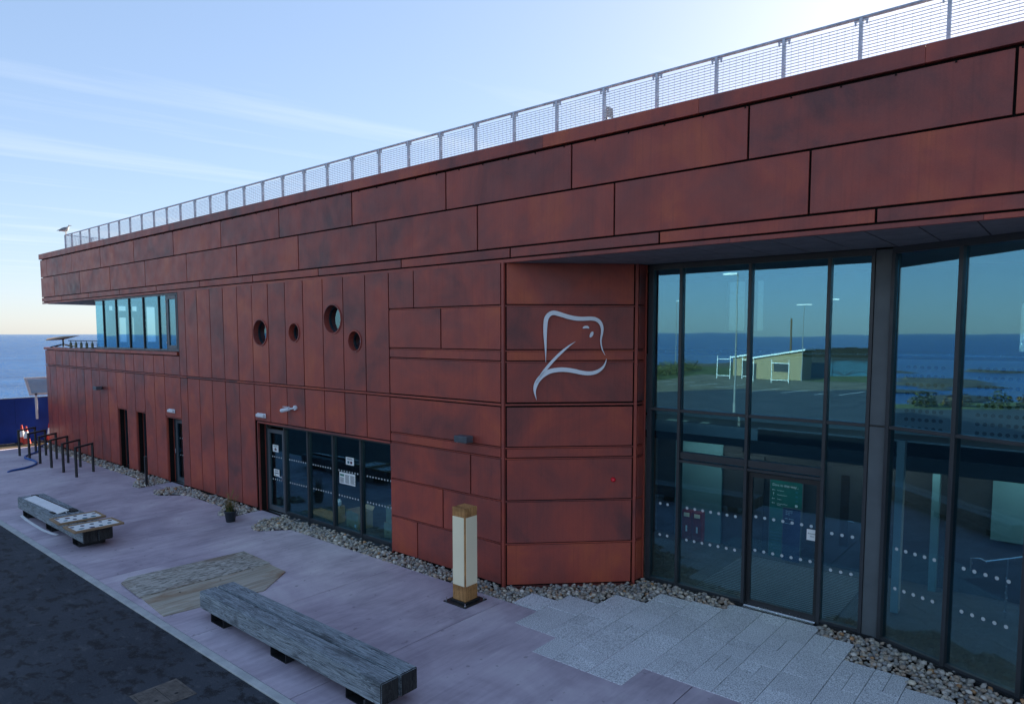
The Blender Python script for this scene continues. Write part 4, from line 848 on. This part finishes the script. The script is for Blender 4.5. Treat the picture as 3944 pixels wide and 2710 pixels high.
o = notice(FG, 'paper_notice', -3.47, -3.29, 1.36, 1.545, 'white automatic door notice on the entrance door', [], d=.085)
text_obj('Automatic', .034, (.09, .083, .105), o, 'print_dark', align='CENTER'); text_obj('door', .034, (.09, .083, .06), o, 'print_dark', align='CENTER')

# ================================================================== INSIDE: wayfinding signs, cabinets, boxes
sg = empty('wayfinding_sign', (-5.12, 5.15, 0), label='tall green wayfinding panel with white lettering in the lobby', cat='sign')
k = (5.15+9.557)/(4.6+9.557); W = .64*k
MB().box(0, W, 0, .03, .0, 2.02).build('panel', 'sign_green', sg); MB().box(-.012, -.001, -.002, .03, 0, 2.02).box(W+.001, W+.012, -.002, .03, .68, 2.02).build('edge_strip', 'frame_light', sg)
text_obj('Dive in this way...', .078, (.045, -.003, 1.545), sg)
for i, (t_, a_) in enumerate((('Reception', 0), ('Meeting Room', 90), ('Toilets', 0), ('Changing Places\nToilet', 0))):
    z = 1.445-i*.095; text_obj(t_, .034, (.15, -.003, z), sg)
    ar = MB(); 
    if a_ == 0: ar.box(.045, .105, -.004, -.002, z+.010, z+.017).add([(.04, -.003, z+.0135), (.062, -.003, z+.033), (.062, -.003, z+.021)], [(0, 1, 2)]).add([(.04, -.003, z+.0135), (.062, -.003, z+.006), (.062, -.003, z-.006)], [(0, 1, 2)])
    else: ar.box(.071, .078, -.004, -.002, z-.01, z+.05).add([(.0745, -.003, z+.055), (.055, -.003, z+.033), (.067, -.003, z+.033)], [(0, 1, 2)]).add([(.0745, -.003, z+.055), (.082, -.003, z+.033), (.094, -.003, z+.033)], [(0, 1, 2)])
    ar.build('arrow', 'paper', sg); 
    if i < 3: MB().box(.53, .58, -.004, -.002, z+.0, z+.036).build('pictogram', 'print_teal', sg)
    else: MB().disc((.555, -.004, z+.01), .03, 16).build('pictogram', 'paper', sg)
wv_ = MB()
for i in range(6): wv_.box(.03, .27, -.004, -.002, .18+i*.07, .19+i*.07)
wv_.build('wave_print', 'print_teal', sg)
sg2 = empty('wayfinding_sign', (-4.80, 5.05, 0), label='narrow navy wayfinding panel standing in front of the green one', cat='sign')
MB().box(0, .355, 0, .03, 0, 1.12).build('panel', 'sign_navy', sg2); MB().box(-.012, -.001, -.002, .03, 0, 1.132).box(.356, .367, -.002, .03, 0, 1.132).box(-.001, .356, -.002, .03, 1.121, 1.132).build('edge_strip', 'frame_light', sg2)
for i, t_ in enumerate(('Please sanitise', 'the hand rails', 'after use')): text_obj(t_, .026, (.05, -.003, 1.06-i*.035), sg2)
for i, t_ in enumerate(('Shower', 'Lift')): text_obj(t_, .034, (.12, -.003, .89-i*.10), sg2); MB().box(.04, .10, -.004, -.002, .898-i*.10, .905-i*.10).build('arrow', 'paper', sg2)
for x in (-7.12, -6.86):
    c_ = empty('fire_cabinet', (x, 5.05, 0), label='dark red fire extinguisher cabinet in the lobby', cat='cabinet', group='fire cabinets in the lobby')
    MB().box(0, .24, 0, .16, 0, .69).build('case', 'red_cabinet', c_, bevel=.01); MB().box(.05, .19, -.006, -.001, .55, .64).build('label_plate', 'cream_panel', c_); MB().box(.10, .14, -.006, -.001, .2, .34).build('label_plate', 'paper', c_)
hr = empty('lobby_handrail', (-1.37, 4.3, 0), label='bright steel handrail rising inside the splayed glazing', cat='handrail')
MB().tube([(0, 0, .75), (0, 0, .95), (.12, .03, .97), (.2, .05, .93), (1.5, .3, 1.35)], .022).tube([(.5, .1, 0), (.5, .1, 1.02)], .018).tube([(1.3, .26, 0), (1.3, .26, 1.28)], .018).build('rail', 'bright_metal', hr)
def carton(loc, sx, sy, sz, rz, lab, lid=True):
    o = empty('cardboard_box', loc, R(rz), lab, 'box', 'cardboard boxes inside the shop window')
    MB().box(0, sx, 0, .006, 0, sz).box(0, sx, sy-.006, sy, 0, sz).box(0, .006, .006, sy-.006, 0, sz).box(sx-.006, sx, .006, sy-.006, 0, sz).box(.006, sx-.006, .006, sy-.006, 0, .01).build('carton', 'cardboard', o)
    if lid:
        MB().add([(0, 0, sz), (sx, 0, sz), (sx-.03, -.10, sz+.05), (.03, -.10, sz+.05)], [(0, 1, 2, 3)]).build('flap', 'cardboard', o); MB().add([(0, sy, sz), (sx, sy, sz), (sx-.03, sy+.08, sz+.08), (.03, sy+.08, sz+.08)], [(3, 2, 1, 0)]).build('flap', 'cardboard', o)
    MB().box(sx*.7, sx*.84, -.003, -.001, sz*.1, sz*.28).build('label', 'paper', o)
carton((-14.05, .62, 0), .56, .42, .42, -6, 'open cardboard box on the floor behind the shop window'); carton((-12.55, .60, 0), .5, .4, .36, 8, 'lower cardboard box of the pile beside the window pillar', False)
carton((-12.5, .62, .362), .42, .36, .40, -4, 'upper cardboard box with open flaps on the pile beside the window pillar'); carton((-14.60, .62, 0), .20, .22, .42, 0, 'small upright box with a glass jar on top behind the shop window', False)
MB().lathe([(.05, 0), (.065, .03), (.065, .12), (.04, .15), (.04, .17)], 16, (0, 0, 0)).build('glass_jar', 'white_plastic', None, loc=(-14.5, .73, .42)); tag(bpy.data.objects['glass_jar'], 'pale glass jar standing on the small upright box', 'jar')
tb = empty('wooden_pallet_top', (-15.3, .75, 0), R(-4), 'low pale timber board lying on the floor behind the shop window', 'board'); MB().box(-.6, .75, -.12, .35, .01, .05).build('board', 'frame_wood', tb)

# ================================================================== FORECOURT FURNITURE
def bench(x0, x1, lab):
    o = empty('timber_bench', (x0, -4.05, 0), label=lab, cat='bench', group='heavy timber benches on the forecourt'); L = x1-x0
    for a, b in ((-.305, -.012), (.012, .305)):
        m_ = MB().box(0, L, a, b, .15, .45); me = m_.mesh('beam', ['weathered_timber', 'bench_end'])
        bb = bmesh.new(); bb.from_mesh(me); bmesh.ops.bevel(bb, geom=bb.edges[:], offset=.014, segments=2, affect='EDGES')
        for f_ in bb.faces:
            if abs(f_.normal.x) > .8: f_.material_index = 1
            else: f_.material_index = 0
        bb.to_mesh(me); bb.free(); bo = bpy.data.objects.new('beam', me); COL.objects.link(bo); bo.parent = o
    for fx in (.115, .5, .885) if L > 1 else ():
        c_ = L*fx; lg_ = MB().box(c_-.21, c_-.20, -.285, .26, 0, .149).box(c_+.20, c_+.21, -.285, .26, 0, .149).box(c_-.20, c_+.20, -.285, .26, .0, .012).box(c_-.006, c_+.006, .05, .26, .012, .149).build('leg', 'black_steel', o)
        MB().tube([(c_+.08, -.2, .012), (c_+.08, -.2, .04)], .014, 6).build('bolt', 'bright_metal', lg_)
    return o
bench(-11.36, -6.54, 'bare weathered timber bench beside the plywood sheets'); bench(-21.76, -16.88, 'weathered timber bench carrying two framed panels and a white board')
# framed prints lying across the far bench
def framed(x0, y0, w_, h_, z, rz, lab, spots):
    o = empty('framed_panel', (x0, y0, z), R(rz), lab, 'picture frame', 'framed prints lying on the bench')
    t = .06
    MB().box(0, w_, 0, t, 0, .045).box(0, w_, h_-t, h_, 0, .045).box(0, t, t, h_-t, 0, .045).box(w_-t, w_, t, h_-t, 0, .045).build('frame', 'frame_wood', o, bevel=.003)
    MB().box(t, w_-t, t, h_-t, .01, .03).build('sheet', 'paper', o)
    for (mt, u, v_, r1, r2) in spots: MB().disc((t+u*(w_-2*t), t+v_*(h_-2*t), .0312), r1, 16, 'z', ry=r2).build('print_spot', mt, o)
rsp = random.Random(4)
def spots(n):
    out = []; mats = ['print_navy', 'print_teal', 'print_maroon', 'print_navy', 'print_dark', 'print_teal']
    for i in range(n):
        out.append((mats[i % 6], .22+.5*(i % 2)+rsp.uniform(-.1, .1), (i+.6)/(n+.2), rsp.uniform(.05, .075), rsp.uniform(.035, .06)))
    return out
framed(-18.42, -4.56, .70, .98, .455, -1, 'left wooden framed print with blue discs lying on the bench beside the white board', spots(9))
framed(-17.42, -4.58, .70, 1.02, .455, 1, 'wooden framed print with dark red and blue discs at the end of the bench', spots(9))
wb = empty('white_board', (-20.2, -4.13, .452), R(1.5), 'long white folded banner with black ends lying on the bench', 'banner')
M_ = Matrix.Rotation(R(9), 4, 'X')
MB().box(-1.12, 1.12, -.15, .10, .03, .045, M_).build('panel', 'white_paint', wb); MB().box(1.121, 1.30, -.15, .10, .03, .045, M_ @ Matrix.Translation((0, 0, 0))).build('end_panel', 'paper', wb)
MB().box(-1.4, -1.18, .08, .20, 0, .03).box(1.0, 1.35, .12, .28, 0, .03).box(.95, 1.2, -.22, -.15, 0, .02).box(-1.1, 1.1, .11, .13, 0, .06).build('stand_bars', 'rubber', wb); MB().tube([(1.3, .02, .03), (1.45, .0, .015)], .012).build('pin', 'bright_metal', wb)
st_ = MB(); pts = [(-21.45, -4.37), (-20.9, -4.41), (-20.2, -4.43), (-19.4, -4.435), (-18.95, -4.40), (-18.68, -4.34)]
for (a, b) in zip(pts[:-1], pts[1:]): st_.add([(a[0], a[1]-.03, .006), (b[0], b[1]-.03, .006), (b[0], b[1]+.03, .02), (a[0], a[1]+.03, .02), (a[0], a[1]-.03, .002), (b[0], b[1]-.03, .002), (b[0], b[1]+.03, .016), (a[0], a[1]+.03, .016)], [(0, 1, 2, 3), (7, 6, 5, 4), (0, 4, 5, 1), (2, 6, 7, 3)])
tag(st_.build('plastic_strip', 'white_paint'), 'thin white plastic strip lying on the concrete along the laden bench', 'strip')
# plywood
pa = MB().prism([(-14.0, -4.64), (-12.98, -4.70), (-12.865, -2.17), (-14.02, -2.13), (-14.21, -4.43)], .022, .038).build('osb_sheet', 'osb'); tag(pa, 'weathered strand board sheet with a clipped corner lying on the concrete', 'board', 'wood sheets lying on the forecourt')
pb_ = MB().prism([(-12.99, -4.67), (-11.84, -4.76), (-11.60, -3.03), (-12.2, -2.22), (-12.88, -2.19)], .003, .020).build('plywood_sheet', 'plywood'); tag(pb_, 'smooth stained plywood sheet with clipped corner partly under the bare bench', 'board', 'wood sheets lying on the forecourt')
for o_, pts in ((pa, [(-13.0, -4.2), (-12.98, -3.6), (-13.25, -3.0), (-12.95, -2.6), (-13.6, -2.4), (-13.3, -3.9)]), (pb_, [(-12.7, -4.1), (-12.75, -3.3), (-12.8, -2.6), (-12.4, -3.7)])):
    zt = .0385 if o_ is pa else .0205
    for x, y in pts: MB().disc((x, y, zt), .022, 10, 'z').build('bolt_hole', 'rubber', o_)
# manhole cover
mh = empty('manhole_cover', (-9.26, -5.85, -.02), label='rusty chequered two-leaf manhole cover set in the asphalt', cat='manhole cover')
MB().box(-.31, .31, -.31, -.275, 0, .006).box(-.31, .31, .275, .31, 0, .006).box(-.31, -.275, -.275, .275, 0, .006).box(.275, .31, -.275, .275, 0, .006).build('rim', 'manhole_iron', mh)
for s in (-1, 1):
    pl = MB().box(-.27, .27, min(s*.004, s*.27), max(s*.004, s*.27), 0, .008).build('plate', 'manhole_iron', mh); st2 = MB()
    for i in range(12):
        for j in range(6):
            x, y = -.245+i*.0445, s*(.03+j*.044); d_ = .014
            a_ = R(45 if (i+j) % 2 else -45); cx, sx = math.cos(a_), math.sin(a_)
            st2.box(-.016, .016, -.006, .006, .008, .0105, Matrix.Translation((x, y, 0)) @ Matrix.Rotation(a_, 4, 'Z'))
    st2.build('treads', 'manhole_iron', pl); MB().disc((.1, s*.13, .0108), .025, 12, 'z').build('key_hole', 'rubber', pl)
# lantern bollard
lb = empty('lantern_bollard', (-8.40, -.93, 0), label='square oak post light with cream panels on a black base plate', cat='bollard light')
MB().box(-.275, .275, -.285, .285, 0, .016).box(-.19, .19, -.19, .19, .016, .05).build('base_plate', 'black_steel', lb, bevel=.003)
MB().box(-.158, .158, -.158, .158, .05, 1.73).build('post', 'oak', lb, bevel=.006)
for s in (-1, 1):
    MB().box(-.138, .138, min(s*.159, s*.172), max(s*.159, s*.172), .33, 1.57).build('light_panel', 'cream_panel', lb, bevel=.002); MB().box(min(s*.159, s*.172), max(s*.159, s*.172), -.138, .138, .33, 1.57).build('light_panel', 'cream_panel', lb, bevel=.002)
for sx in (-1, 1):
    for sy in (-1, 1): MB().tube([(sx*.235, sy*.245, .016), (sx*.235, sy*.245, .07)], .010, 8).tube([(sx*.235, sy*.245, .016), (sx*.235, sy*.245, .035)], .02, 6).build('anchor_bolt', 'bright_metal', lb)
# potted grass
pp = empty('potted_plant', (-16.66, -1.06, 0), label='potted ornamental grass with dry stems in a dark plastic pot', cat='plant')
MB().lathe([(.105, 0), (.112, .01), (.145, .25), (.155, .255), (.155, .285), (.14, .285), (.13, .25)], 24).build('pot', 'pot_plastic', pp, smooth=True)
rg = random.Random(8)
def blade(m_, x, y, z0, L, az, lean, w_):
    pts = []
    for i in range(6):
        t = i/5; r_ = lean*L*t*t; pts.append((x+math.cos(az)*r_, y+math.sin(az)*r_, z0+L*t*(1-.35*lean*t), w_*(1-t)*.9+.0006))
    vs = []
    for (a, b, c, w2) in pts: vs += [(a-math.sin(az)*w2, b+math.cos(az)*w2, c), (a+math.sin(az)*w2, b-math.cos(az)*w2, c)]
    m_.add(vs, [(2*i, 2*i+1, 2*i+3, 2*i+2) for i in range(5)])
gm, dm = MB(), MB()
for i in range(110): blade(gm, rg.gauss(0, .04), rg.gauss(0, .04), .25, rg.uniform(.18, .42), rg.uniform(0, 6.28), rg.uniform(.15, 1.3), .006)
for i in range(70): blade(dm, rg.gauss(0, .045), rg.gauss(0, .045), .25, rg.uniform(.2, .60), rg.uniform(0, 6.28), rg.uniform(.1, .9), .005)
for i in range(9):
    az = rg.uniform(0, 6.28); r_ = rg.uniform(.05, .22); z = rg.uniform(.62, .86)
    dm.tube([(0, 0, .3), (math.cos(az)*r_*.5, math.sin(az)*r_*.5, z*.75), (math.cos(az)*r_, math.sin(az)*r_, z-.08), (math.cos(az)*r_*1.15, math.sin(az)*r_*1.15, z)], [.002, .002, .009, .002], 5)
gm.build('green_blades', 'grass_green', pp); dm.build('dry_blades', 'grass_dry', pp); MB().disc((0, 0, .255), .13, 16, 'z').build('potting_soil', 'soil', pp)
# bollard post by the side door
bo = empty('guard_post', (-22.56, -.76, 0), label='slim dark steel guard post in the pebbles beside the side door', cat='bollard'); MB().box(-.035, .035, -.035, .035, 0, .95).build('post', 'black_steel', bo, bevel=.004); MB().box(-.037, .037, -.037, .037, .95, .965).build('cap', 'lamp_grey', bo)
# bike stands
f0 = Vector((-25.85, -1.69, 0)); bk = math.atan2(.73, -.62)
ORD = ['nearest the building entrance side', 'second', 'third', 'fourth', 'fifth', 'last']
LB = ['black steel bike stand furthest from the traffic cones', 'black steel bike stand, second from the end away from the cones', 'black steel bike stand, third from the end away from the cones', 'black steel bike stand with the hose curling before it, third from the cones', 'black steel bike stand with the blue hose wound round its leg, second from the cones', 'black steel bike stand closest to the traffic cones and blue hoarding']
src = None
for i in range(6):
    if src is None:
        src = empty('bike_stand', f0, bk); 
        for a in (0, .93): MB().box(a-.032, a+.032, -.032, .032, 0, .97).build('leg', 'black_steel', src, bevel=.004)
        MB().box(-.032, .962, -.032, .032, .971, 1.03).build('top_bar', 'black_steel', src, bevel=.004); o = src
    else: o = copy_tree(src)
    o.location = f0+Vector((-1.268*i, -.003*i, 0)); tag(o, LB[i], 'bike stand', 'bike stands in a row by the far end of the wall')
# hose
hp = [(-28.6, -2.95, .012), (-28.72, -2.78, .03), (-28.85, -2.45, .035), (-29.1, -2.15, .035), (-29.5, -1.88, .035), (-29.9, -1.76, .035), (-30.4, -1.72, .035), (-31.0, -1.76, .035), (-31.4, -1.73, .035), (-31.75, -1.6, .035), (-32.1, -1.35, .035), (-32.5, -1.02, .035), (-33.1, -.80, .035), (-33.7, -.66, .035), (-34.1, -.42, .035), (-34.6, -.1, .03)]
def smooth_path(P, n=5):
    P = [Vector(p) for p in P]; o = []
    for i in range(len(P)-1):
        a, b, c, d = P[max(i-1, 0)], P[i], P[i+1], P[min(i+2, len(P)-1)]
        for k_ in range(n):
            t = k_/n; o.append(.5*((2*b)+(-a+c)*t+(2*a-5*b+4*c-d)*t*t+(-a+3*b-3*c+d)*t**3))
    return o+[P[-1]]
tag(MB().tube(smooth_path(hp), .036, 10).build('blue_hose', 'hose_blue', smooth=True), 'thick blue hose snaking across the concrete under the bike stands', 'hose')
# cones
def cone(x, y, lab):
    o = empty('traffic_cone', (x, y, -.02), rg.uniform(0, 1), lab, 'traffic cone', 'red and white traffic cones')
    MB().box(-.2, .2, -.2, .2, 0, .035).build('base', 'rubber', o, bevel=.01)
    for nm, mt, z0, z1 in (('skirt', 'cone_red', .035, .28), ('reflective_sleeve', 'white_paint', .28, .58), ('tip', 'cone_red', .58, .80)):
        rr = lambda z: .155-.128*(z-.035)/.765
        MB().lathe([(rr(z0), z0), (rr(z1), z1)], 20).build(nm, mt, o, smooth=False)
cone(-36.1, -.62, 'traffic cone standing beside another against the blue hoarding'); cone(-35.45, -.62, 'traffic cone in front of its twin, nearer the bike stands'); cone(-36.0, .42, 'lone traffic cone half hidden by the corner of the rust wall')
# hoarding with sign board
ho = empty('blue_hoarding', (-36.75, -8, -.08), label='solid blue painted site hoarding between forecourt and sea', cat='fence')
for i in range(12):
    MB().box(-.02, .02, i*1.22+.003, (i+1)*1.22-.003, .0, 2.0).build('board', 'hoarding_blue', ho)
MB().box(-.05, .03, 0, 14.64, 2.001, 2.03).build('cap_rail', 'louvre_grey', ho)
sb = empty('louvred_sign', (-36.55, .1, 0), label='grey louvred panel in a white frame on a post against the blue hoarding', cat='sign')
MB().box(-.03, .03, -.045, .045, .95, 2.12).build('post', 'white_paint', sb, bevel=.004)
T = lambda y0, y1, z0, z1, d0, d1: MB().box(d0, d1, y0, y1, z0, z1, Matrix.Translation((0, 0, 2.02)) @ Matrix.Rotation(R(-12), 4, 'Y') @ Matrix.Shear('XY', 4, (0, 0)))
fr_ = MB(); Mx = Matrix.Translation((0, .0, 2.03)) @ Matrix(((1, 0, 0, 0), (0, 1, -.22, 0), (0, 0, 1, 0), (0, 0, 0, 1)))
for (a, b, c_, d_) in ((-.25, 1.1, 0, .09), (-.25, 1.1, .74, .82), (-.25, -.15, .09, .74), (1.0, 1.1, .09, .74)): fr_.box(-.03, .03, a, b, c_, d_, Mx)
fr_.build('frame', 'white_paint', sb)
for i in range(14): MB().box(-.02, .015, -.149, .999, .095+i*.046, .127+i*.046, Mx).build('louvre', 'louvre_grey', sb)
eb = MB().add([(-34.35, -2.9, -.08), (-34.95, -.02, -.08), (-35.02, -.02, -.08), (-34.42, -2.9, -.08), (-34.35, -2.9, .03), (-34.95, -.02, .03), (-35.02, -.02, .03), (-34.42, -2.9, .03)], [(0, 1, 5, 4), (1, 2, 6, 5), (2, 3, 7, 6), (3, 0, 4, 7), (4, 5, 6, 7)]).build('edging_board', 'edge_timber'); tag(eb, 'timber edging board where the concrete ends before the blue hoarding', 'board')
MB().tube([(-38.0, -9, 1.25), (-38.0, 8, 1.5)], .02).build('sea_handrail', 'galv_dark'); tag(bpy.data.objects['sea_handrail'], 'thin dark handrail line over the sea beyond the hoarding', 'handrail')
MB().tube([(-38.0, -9, -.1), (-38.0, -9, 1.25)], .02).tube([(-38, 8, -.1), (-38, 8, 1.5)], .02).build('post', 'galv_dark', bpy.data.objects['sea_handrail'])

# ================================================================== ACROSS THE CAR PARK (mirrored in the entrance glass)
def lamp(x, y, h, lab, heads, rz=0):
    o = empty('street_lamp', (x, y, -.05), R(rz), lab, 'street lamp', 'lamp columns round the car park')
    MB().tube([(0, 0, 0), (0, 0, 1.2), (0, 0, 1.25), (0, 0, h)], [.075, .075, .05, .032], 10).build('column', 'lamp_column', o)
    for s in heads: MB().box(min(0, s*.75), max(0, s*.75), -.09, .09, h-.02, h+.09).build('lamp_head', 'white_paint', o, bevel=.02)
lamp(-13.83, -20.5, 7.85, 'lamp column standing in the building shade of the car park', (-1,)); lamp(-23.8, -61.8, 8.1, 'twin-headed lamp column beside the tan hut', (-1, 1)); lamp(-17.3, -50.7, 7.9, 'lamp column in the sunlit bays near the blue fence', (1,)); lamp(-43, -71.8, 9.2, 'tall lamp column among the shore scrub', (1,))
tp = MB().tube([(-28.9, -73.4, -.1), (-28.9, -73.4, 7.0)], [.14, .10], 10).build('timber_pole', 'pole_wood'); tag(tp, 'plain timber telegraph pole behind the tan hut', 'pole')
hut = empty('tan_hut', (-27.6, -64.5, -.05), R(38*0-4), 'low tan rendered hut with a sloping pale roof', 'hut')
MB().add([(-3.4, -2, 0), (3.4, -2, 0), (3.4, 2, 0), (-3.4, 2, 0), (-3.4, -2, 2.0), (3.4, -2, 3.2), (3.4, 2, 3.2), (-3.4, 2, 2.0)], [(0, 1, 5, 4), (1, 2, 6, 5), (2, 3, 7, 6), (3, 0, 4, 7)]).build('wall', 'render_tan', hut)
MB().add([(-3.7, -2.3, 1.98), (3.7, -2.3, 3.30), (3.7, 2.3, 3.30), (-3.7, 2.3, 1.98), (-3.7, -2.3, 2.14), (3.7, -2.3, 3.46), (3.7, 2.3, 3.46), (-3.7, 2.3, 2.14)], [(3, 2, 1, 0), (4, 5, 6, 7), (0, 1, 5, 4), (1, 2, 6, 5), (2, 3, 7, 6), (3, 0, 4, 7)]).build('roof', 'white_paint', hut)
MB().box(-2.4, -1.5, 2.005, 2.05, 0, 1.75).build('door', 'fence_dark', hut); MB().box(.4, 2.0, 2.005, 2.04, .9, 1.8).build('window', 'interior_dark', hut)
for k_, (x, w_) in enumerate(((-30.3, 1.4), (-27.6, 0.5), (-25.2, 1.7))):
    o = empty('steel_barrier', (x, -56.7, -.03), label=['white steel barrier frame nearest the shore scrub', 'narrow white steel barrier frame between two wider ones', 'wide white steel barrier frame before the tan hut'][k_], cat='barrier', group='white steel frames across the car park')
    for a in (0, w_): MB().tube([(a, 0, 0), (a, 0, 2.4)], .035, 8).build('upright', 'white_paint', o)
    MB().tube([(0, 0, 2.05), (w_, 0, 2.05)], .035, 8).build('crossbar', 'white_paint', o); MB().tube([(0, 0, .3), (w_, 0, .3)], .03, 8).build('crossbar', 'white_paint', o)
bf = empty('chevron_fence', (-25.7, -69.0, -.05), math.atan2(-5, 5.9), 'blue slatted fence with chevron boards across the car park', 'fence')
for i in range(5):
    x = i*1.9; MB().box(x, x+1.86, 0, .04, 0, 1.75).build('board_panel', 'fence_blue', bf)
    ch = MB()
    for j in range(9):
        s = 1 if i % 2 else -1
        zc = -.7+j*.36
        for q in range(1):
            a = [(x+.04, max(.06, min(1.7, zc))), (x+1.82, max(.06, min(1.7, zc+1.2)))] if s > 0 else [(x+.04, max(.06, min(1.7, zc+1.2))), (x+1.82, max(.06, min(1.7, zc)))]
            ch.add([(a[0][0], .055, a[0][1]), (a[1][0], .055, a[1][1]), (a[1][0], .055, min(1.74, a[1][1]+.08)), (a[0][0], .055, min(1.74, a[0][1]+.08))], [(0, 1, 2, 3), (3, 2, 1, 0)])
    ch.build('chevron_slats', 'galv_dark', bf)
df = empty('tall_dark_fence', (-31.0, -84.6, -.05), math.atan2(-6, 7.2), 'tall dark boarded fence beyond the chevron fence', 'fence')
for i in range(8): MB().box(i*1.8, i*1.8+1.77, 0, .05, 0, 3.0+.08*math.sin(i*2.1)).build('board_panel', 'fence_dark', df)
rk = random.Random(21); rv, rf = icosphere(2)
def rock(x, y, z, s, lab, zk=.14):
    ph = [rk.uniform(0, 6.28) for _ in range(6)]; m_ = MB()
    vs = []
    for p in rv:
        d_ = 1+.22*math.sin(3*p.x+ph[0])+.18*math.sin(4*p.y+ph[1])+.15*math.sin(5*p.z+ph[2])+.08*math.sin(9*p.x+7*p.y+ph[3])
        d_ += .10*math.sin(17*p.x+ph[4])*math.sin(15*p.y+ph[5])
        vs.append((p.x*s*d_*2.2, p.y*s*d_, p.z*s*d_*zk))
    tag(m_.add(vs, rf).build('shore_rock', 'rock', None, loc=(x, y, z), rz=rk.uniform(0, 3.14)), lab, 'rock', 'dark rocks off the shore')
for i in range(26):
    x = rk.uniform(-125, -55); y = rk.uniform(-110, -30); rock(x, y, SEA_Z-.12, rk.uniform(1.6, 4.5), 'dark wave-washed rock lying in the sea off the shore')
for i in range(10): rock(-40.5-rk.uniform(0, 8), -20-i*5.5, SEA_Z+.1, rk.uniform(.9, 1.9), 'dark boulder at the foot of the grassy shore bank', .3)
def scrub(x, y, r, h, mat, lab, n):
    o = empty('shore_scrub', (x, y, -.06), label=lab, cat='shrub', group='scrub and grass along the shore'); m_ = MB()
    for i in range(n):
        a = rk.uniform(0, 6.28); q = r*math.sqrt(rk.random()); zz = h*rk.random()*(1-.5*(q/r)**2); c = Vector((q*math.cos(a), q*math.sin(a), zz)); s = rk.uniform(.06, .16)
        u = Vector((rk.gauss(0, 1), rk.gauss(0, 1), rk.gauss(0, 1))).normalized(); v_ = u.orthogonal().normalized()
        m_.add([c-u*s, c+v_*s*.6, c+u*s, c-v_*s*.6], [(0, 1, 2, 3)])
    m_.build('foliage', mat, o); MB().tube([(0, 0, 0), (.1, 0, h*.5)], [.05, .02], 6).build('stem', 'pole_wood', o)
for i in range(8): scrub(-36.0-rk.uniform(0, 3)-i*.4, -50-i*3.0, rk.uniform(1.5, 2.4), rk.uniform(1.0, 1.7), 'leaf_scrub', 'tangled olive scrub on the shore beyond the car park', 420)
for i in range(6): scrub(-34.6-rk.uniform(0, 1.6), -22.6-i*2.2, rk.uniform(.7, 1.2), rk.uniform(.8, 1.3), 'grass_dry' if i % 2 else 'leaf_scrub', 'clump of tall pale shore grass beside the car park', 330)
